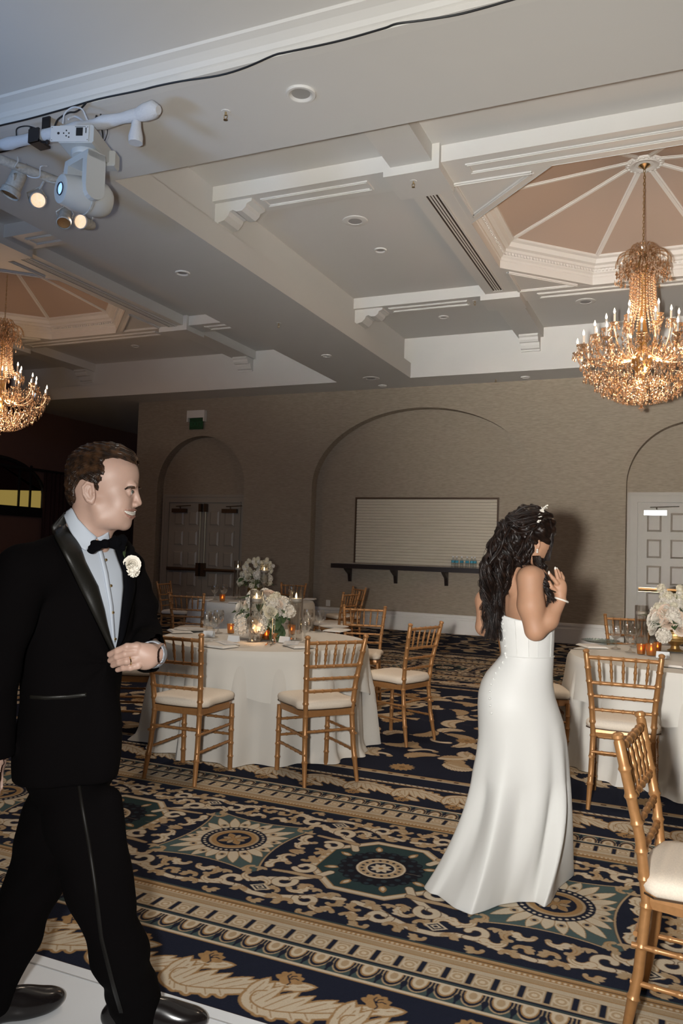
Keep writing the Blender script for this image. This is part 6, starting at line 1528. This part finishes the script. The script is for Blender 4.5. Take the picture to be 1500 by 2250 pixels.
# ---------------------------------------------------------------- the bride
M['satin_w'] = mat('ivory_satin', (.71, .705, .68), .50, spec=.35, bump=.04, bscale=30, bstretch=(1, 1, .2))
M['pearl'] = mat('pearl', (.85, .80, .72), .25)
def build_bride():
    D = 3.52; fr = Frame(D, 1140, 1500); L = fr.L
    root = thing('person', 'woman with long dark curls in strapless white gown, seen from behind', 'person', tuple(at(1130, 1965, D))[:2]+(0,))
    inv = Matrix.Translation(-root.location)
    def P_(name, parts, mats, parent=None):
        o = put(name, parts, mats, fr, None); o.data.transform(inv); o.parent = parent or root; return o
    up = fr.A@np.array([0, 0, 1.]); fx = _n(np.array([.86, 0, .50])); lx = _n(np.cross(up, fx)); lx = lx if lx[2] > 0 else -lx; AX = (lx, up, fx)
    def body(P):
        d = ell(P, L(1156, 1330, .03), (.118, .15, .082), AX)
        d = smin(d, ell(P, L(1150, 1265, .01), (.135, .060, .062), AX), .04)
        d = smin(d, ell(P, L(1156, 1430, .02), (.085, .12, .072), AX), .05)
        d = smin(d, ell(P, L(1140, 1545, .02), (.120, .15, .100), AX), .05)
        d = smin(d, ell(P, L(1122, 1275, .0), (.045, .060, .03), AX), .03)
        d = smax(d, -chain(P, [L(1112, 1270, .01), L(1108, 1350, .02)], [.004, .006], .01), .02)
        d = smin(d, chain(P, [L(1150, 1255, .02), L(1165, 1205, .02)], [.050, .044], .02), .035)
        for (a, b) in ((L(1145, 1620, -.02), L(1140, 1880, -.02)), (L(1150, 1620, .07), L(1145, 1880, .07))): d = smin(d, cone(P, a, b, .070, .045), .03)
        # near arm: upper arm down, forearm folded up to the chest
        d = smin(d, chain(P, [L(1164, 1272, -.095), L(1166, 1330, -.125), L(1175, 1385, -.135)], [.058, .053, .045], .03), .028)
        d = smin(d, chain(P, [L(1177, 1384, -.135), L(1204, 1362, -.125), L(1231, 1318, -.11)], [.044, .041, .026], .02), .012)
        # far arm
        d = smin(d, chain(P, [L(1112, 1275, .13), L(1068, 1320, .17), L(1064, 1378, .16)], [.050, .046, .038], .03), .03)
        d = smin(d, chain(P, [L(1064, 1378, .16), L(1110, 1395, .19), L(1170, 1360, .2)], [.038, .034, .026], .02), .02)
        return d
    bv, bq = field_mesh(body, [L(1030, 1190, -.22), L(1250, 1905, .26)], .03, .0060, 1)
    def head(P):
        c = L(1164, 1168, .02); d = ell(P, c, (.088, .105, .078)); d = smin(d, ell(P, L(1184, 1192, .02), (.052, .068, .055)), .03)
        d = smin(d, cone(P, L(1204, 1188, .025), L(1209, 1200, .026), .008, .010), .012)
        d = smin(d, ell(P, L(1196, 1218, .03), (.020, .020, .024)), .02); d = smin(d, cone(P, L(1180, 1212, -.02), L(1196, 1222, .01), .018, .014), .02)
        e = ell(P, L(1178, 1195, -.055), (.018, .030, .008)); e = smax(e, -ell(P, L(1180, 1194, -.063), (.009, .018, .006)), .003); d = smin(d, e, .006)
        d = smin(d, ell(P, L(1203, 1212, .03), (.008, .009, .018)), .008)
        return smin(d, cone(P, L(1168, 1195, .02), L(1155, 1250, .02), .045, .050), .03)
    hv, hq = field_mesh(head, [L(1110, 1105, -.09), L(1222, 1262, .12)], .01, .0028, 1)
    def hand(P):
        z = -.11; w = L(1231, 1318, z); pm = L(1230, 1292, z)
        d = ell(P, pm, (.030, .042, .017)); d = smin(d, cone(P, w, L(1231, 1306, z), .024, .022), .015); f = None
        F = [([(1224, 1282), (1214, 1270), (1206, 1260)], -.012), ([(1227, 1278), (1223, 1263), (1220, 1251)], -.004), ([(1231, 1278), (1229, 1263), (1224, 1252)], .010), ([(1236, 1282), (1236, 1269), (1232, 1259)], .022)]
        for pts, dz in F:
            e = chain(P, [L(x, y, z+dz) for x, y in pts], [.0095, .0085, .0068], .003); f = e if f is None else smin(f, e, .002)
        d = smin(d, f, .005); return smin(d, chain(P, [L(1221, 1300, z-.008), L(1211, 1290, z-.014), L(1206, 1279, z-.014)], [.011, .0095, .0078], .004), .006)
    av, aq = field_mesh(hand, [L(1198, 1244, -.15), L(1248, 1330, -.06)], .01, .0026, 1)
    P_('body', [(bv, bq, 0), (hv, hq, 0), (av, aq, 0)], [M['skin_f']])
    for (x, y, dz) in ((1205.5, 1258.5, -.125), (1219.5, 1249.5, -.116), (1223, 1251, -.103)):
        o = MB().ball(Vector(fr.world(L(x, y, dz))), (.0045, .0045, .0085), 8, 6).obj('fingernail', M['pearl'], None, True); o.data.transform(inv); o.parent = root
    # ---- gown: rings from the bodice to the hem
    rings = [(1352, 1094, 1217, .100, .02), (1358, 1093, 1217, .103, .02), (1380, 1095, 1217, .103, .02), (1410, 1098, 1216, .098, .02), (1437, 1101, 1214.5, .097, .02), (1441, 1101, 1215, .099, .02), (1460, 1086, 1214, .108, .02), (1480, 1069, 1213, .120, .02),
             (1500, 1058, 1213, .132, .02), (1525, 1051.5, 1217, .144, .015), (1550, 1050, 1225, .150, .01), (1580, 1050.5, 1235, .152, .01), (1620, 1051, 1242, .150, .005), (1660, 1046, 1246, .150, .0), (1700, 1038, 1248, .155, -.0)]
    n = 288; vs = []
    X_ = lambda q: math.cos(q); hem_pts = [(-12, 1262, 1922), (12, 1249, 1893), (40, 1215, 1876), (90, 1130, 1868), (140, 1030, 1885), (170, 958, 1925), (184, 929, 1949), (193, 945, 1962), (204, 962, 1966), (222, 998, 1994), (240, 1035, 2009), (256, 1066, 2000), (270, 1100, 1986), (286, 1140, 1980), (304, 1176, 1981), (317, 1196, 1993), (326, 1211, 1981), (337, 1228, 1948)]
    hw = [(a, onz(x, y, .006)) for a, x, y in hem_pts]; hw = hw+[(hw[0][0]+360, hw[0][1])]
    def hem_at(q):
        a = math.degrees(q) % 360
        if a > 348: a -= 360
        for (a0, p0), (a1, p1) in zip(hw, hw[1:]):
            if a0 <= a <= a1: t = (a-a0)/(a1-a0); return p0.lerp(p1, t)
        return hw[-1][1]
    hemv = [hem_at(2*PI*k/n) for k in range(n)]
    for _ in range(3): hemv = [(hemv[k-1]+hemv[k]*2+hemv[(k+1) % n])/4 for k in range(n)]
    cr_, cf_ = Vector((CR.x, CR.y, 0)).normalized(), Vector((CF.x, CF.y, 0)).normalized()
    last = None; folds = [(186, 9, .9), (212, 10, -.8), (238, 11, 1.0), (262, 12, -.7), (285, 11, .35), (302, 7, -.6), (318, 8, 1.0), (334, 7, -.7), (-8, 9, .8), (20, 14, -.6), (60, 16, .6), (110, 18, -.6), (150, 14, .7), (172, 6, -.6)]
    def fw(q):
        a = math.degrees(q); return sum(k*math.exp(-(((a-c+180) % 360-180)/w)**2) for c, w, k in folds)
    for i, (y, xl, xr, b, dz) in enumerate(rings):
        xc = (xl+xr)/2; c = at(xc, y, D+dz); e = at(xr, y, D+dz); a = (e-c).length; tt = max(0, (y-1560)/330.0)
        z = c.z
        for k in range(n):
            q = 2*PI*k/n; p = Vector((c.x, c.y, 0))+cr_*(a*math.cos(q))+cf_*(b*math.sin(q)); dirv = (cr_*math.cos(q)+cf_*math.sin(q))
            p += dirv*(.030*fw(q)*tt**1.2*(.4+.6*abs(math.sin(q))))
            zz = z
            if y <= 1358: zz += .006*math.cos(q-PI)+(-.022 if 1 else 0)*max(0, math.sin(-q+.3))*(1 if y < 1356 else .6)+.012*max(0, math.cos(q-.2))
            if 1480 < y < 1640:      # seat
                p += dirv*.012*math.exp(-((math.degrees(q)-225)/32)**2)*math.exp(-((y-1548)/45)**2)
            vs.append((p.x, p.y, zz))
    R_ = len(rings); zl = vs[-1][2]; lastv = [Vector(v) for v in vs[-n:]]
    NR = 30
    for j in range(1, NR+1):       # flare to the floor
        t = j/NR
        for k in range(n):
            a, h = lastv[k], hemv[k]; e = t**1.75; p = a.lerp(h, e); q = 2*PI*k/n
            dirv = (cr_*math.cos(q)+cf_*math.sin(q)); p = p+dirv*(.026*fw(q)*math.sin(PI*t**.8)*(.35+.65*abs(math.sin(q)))); vs.append((p.x, p.y, zl*(1-t)+.006*t))
    for k in range(n): h = hemv[k]; vs.append((h.x, h.y, .003))
    T = R_+NR+1; fs = [(i*n+k, i*n+(k+1) % n, (i+1)*n+(k+1) % n, (i+1)*n+k) for i in range(T-1) for k in range(n)]
    o = MB().add(vs, fs).obj('gown', M['satin_w'], None, 'all'); o.data.transform(inv); o.parent = root; gown = o
    so = o.modifiers.new('t', 'SOLIDIFY'); so.thickness = .004; so.offset = -1
    # seams and covered buttons
    V3 = np.array(vs).reshape(T, n, 3)
    def on(qdeg, row): i = int(row); f_ = row-i; k = int(round(qdeg/360*n)) % n; a = V3[i, k]*(1-f_)+V3[min(i+1, T-1), k]*f_; c = V3[i].mean(0); d_ = a-c; d_[2] = 0; d_ /= np.linalg.norm(d_); return Vector(a+d_*.0022)
    for qd in (238, 262, 282, 318):
        o = MB().tube([on(qd, r_) for r_ in np.linspace(1, 4, 8)], .0016, 5).obj('bodice_seam', M['satin_w'], None, True); o.data.transform(inv); o.parent = gown
    o = MB().tube([on(q_, 4.5) for q_ in range(180, 365, 6)], .0022, 5).obj('waist_seam', M['satin_w'], None, True); o.data.transform(inv); o.parent = gown
    for k in range(17):
        r_ = 1.0+k*.58; qd = 205+max(0, k-5)*1.6+ (3 if k < 5 else 0); o = MB().ball(on(qd, min(r_, 10.5)), .0062, 8, 6).obj('covered_button', M['satin_w'], None, True); o.data.transform(inv); o.parent = gown
    # bracelet, earring, tiara
    c = L(1231.5, 1318, -.11); ax_ = _n(L(1231, 1306, -.11)-L(1222, 1334, -.114)); u_ = _n(np.cross(ax_, [0, 0, 1])); w_ = np.cross(ax_, u_)
    o = MB().tube([Vector(fr.world(c+(u_*math.cos(q)+w_*math.sin(q))*.031)) for q in [2*PI*i/24 for i in range(25)]], .0042, 7, False).obj('bracelet', M['pearl'], None, True); o.data.transform(inv); o.parent = root
    mb = MB().ball(Vector(fr.world(L(1180, 1208, -.064))), .0045, 8, 6).ball(Vector(fr.world(L(1180, 1213, -.064))), .005, 8, 6); o = mb.obj('earring', M['pearl'], None, True); o.data.transform(inv); o.parent = root
    # ---- hair: crown mass plus curling locks
    def cap(P):
        d = ell(P, L(1162, 1163, .015), (.097, .112, .092)); d = smin(d, ell(P, L(1122, 1190, .0), (.070, .11, .095)), .04); d = smin(d, ell(P, L(1104, 1260, .03), (.055, .10, .08)), .04)
        d = smin(d, ell(P, L(1196, 1160, .03), (.042, .082, .065)), .03); d = smin(d, ell(P, L(1080, 1320, .03), (.030, .09, .045)), .03)
        d = smin(d, ell(P, L(1186, 1250, .01), (.025, .06, .05)), .02)
        u, v, w = P[:, 0], P[:, 1], P[:, 2]
        d = d-.004*np.sin(u*95+v*60+3*np.sin(v*22))-.003*np.sin(u*-60+v*130+w*70)-.0015*np.sin(v*260+u*150)
        return smax(d, -ell(P, L(1189, 1207, -.055), (.026, .030, .05)), .01)
    V, Q = field_mesh(cap, [L(1058, 1102, -.12), L(1224, 1375, .15)], .012, .0034, 0)
    P_('hair', [(V, Q, 0)], [M['hair_f']])
    tr = MB(); g = random.Random(6); tx = [(1181+13.5*(i/27)-4*math.sin(i/27*PI), 1148-31*(i/27)) for i in range(28)]
    Pt, Nt = march(fr, [a for a, b in tx], [b for a, b in tx], cap, -.3, .2)
    for i, (p_, n_) in enumerate(zip(Pt, Nt)):
        p = Vector(fr.world(p_+n_*.010)); tr.ball(p, g.uniform(.0034, .0056), 6, 4)
        tr.ball(Vector(fr.world(p_+n_*.014+np.array([g.uniform(-.007, .007), g.uniform(-.006, .006), -.002]))), g.uniform(.002, .0038), 6, 4)
        if i % 3 == 0: t_ = Vector(fr.world(p_+n_*.016+np.array([.012, .008, 0]))); tr.tube([p, t_], [.0022, .0012], 5); tr.ball(t_, .0036, 6, 4)
    o = tr.obj('tiara', M['pearl'], None, True); o.data.transform(inv); o.parent = root; o['kind'] = 'stuff'
    mb = MB(); g = random.Random(12)
    def lock(path, r_, curl, turns, ph, n_=34, strands=3):
        C = catmull([Vector(fr.world(L(*p))) for p in path], 8); m_ = len(C)-1
        def helix(off, ang, r_b, m__):
            pts = []; rad = []
            for i in range(n_):
                t = i/(n_-1); x = t*m_; k = min(int(x), m_-1); c = C[k].lerp(C[k+1], x-k); a = ph+turns*2*PI*t; rr = curl*(.15+.85*min(1, t*1.8))*(1-.35*t); a2 = a*1.0+ang
                pts.append(c+(CR*math.cos(a)+CF*math.sin(a))*rr+(CR*math.cos(a2)+CF*math.sin(a2)*.9+CU*.2*math.sin(a2))*off*(1-.25*t)*(1+.25*math.sin(ang*5+t*9))); rad.append(r_b*(.5+.5*math.sin(PI*min(1, t*1.3+.1)))*(1-.75*t**3)+.0004)
            mb.tube(pts, rad, 5 if r_b > .003 else 3, r_b > .003, flat=.75)
        if strands > 1: helix(0, 0, r_*1.25, 0)
        for s_ in range(strands*4 if strands > 1 else 1):
            helix(r_*(1.15+g.uniform(-.15, .35)) if strands > 1 else 0, g.uniform(0, 6.28), g.uniform(.0007, .0015), 0)
    for i in range(64):       # long curls down the back
        sx = g.uniform(1090, 1150); sy = 1150+g.uniform(-10, 60); dz = g.uniform(-.085, .10)
        ex = g.uniform(1060, 1092) if i % 4 else g.uniform(1080, 1100); ey = g.uniform(1330, 1412); mx = g.uniform(1062, 1112)
        lock([(sx, sy, dz*.9-.01), (mx+12, 1215+g.uniform(-10, 10), dz-.02), (mx, 1285, dz*.8), (ex, ey, dz*.45)], g.uniform(.0055, .0105), g.uniform(.014, .028), g.uniform(1.8, 3.6), g.uniform(0, 6.3))
    for i in range(30):       # mass over the nape and shoulder
        sx = g.uniform(1110, 1175); sy = 1160+g.uniform(-20, 40)
        lock([(sx, sy, -.085+g.uniform(0, .03)), (sx-12, sy+40, -.10+g.uniform(0, .03)), (g.uniform(1100, 1165), 1240+g.uniform(-8, 8), -.075+g.uniform(0, .05))], g.uniform(.004, .008), g.uniform(.008, .018), g.uniform(1, 2.4), g.uniform(0, 6.3), 22)
    for i in range(16):       # curls in front of the near shoulder
        ex = g.uniform(1198, 1222); ey = g.uniform(1300, 1338)
        lock([(1178+g.uniform(-6, 6), 1222, -.06), (1188+g.uniform(-4, 6), 1260, -.10), (g.uniform(1194, 1206), 1290, -.125), (ex, ey, -.13)], g.uniform(.004, .007), g.uniform(.008, .014), g.uniform(2, 3.4), g.uniform(0, 6.3), 30)
    for i in range(46):       # swept-up crown and half-up twist
        a = g.uniform(0, 1); x0 = 1200-20*a; y0 = 1128+60*a*g.random(); lat = g.uniform(-.09, .02)
        k_ = math.sqrt(max(.05, 1-(lat/.1)**2)); lock([(x0+g.uniform(-4, 8), y0, lat*.9), (1175, 1112+30*(1-k_)+a*36, lat-.004), (1142, 1116+34*(1-k_)+a*40, lat-.004), (1114, 1146+g.uniform(-12, 14), lat*.8-.01), (1120, 1172, -.06)], g.uniform(.0035, .006), .003, 1, g.uniform(0, 6), 20, 2)
    for i in range(34):       # strands beside the face
        lock([(1206+g.uniform(-4, 4), 1140, -.02+g.uniform(-.03, .05)), (1212, 1170, -.03+g.uniform(0, .05)), (1210, 1200, -.02), (1200+g.uniform(-6, 8), 1232, -.03)], g.uniform(.002, .0045), .005, 1, g.uniform(0, 6), 18, 2)
    for i in range(8):        # flyaways
        x = g.uniform(1062, 1090); y = g.uniform(1200, 1360); lock([(x+14, y-25, -.04), (x-2, y, -.05), (x-8+g.uniform(-6, 8), y+24, -.05)], .0012, .006, .7, g.uniform(0, 6), 14, 1)
    o = mb.obj('hair_curls', M['hair_f'], None, 'all'); o.data.transform(inv); o.parent = root; o['kind'] = 'stuff'
    return root
bride = build_bride()
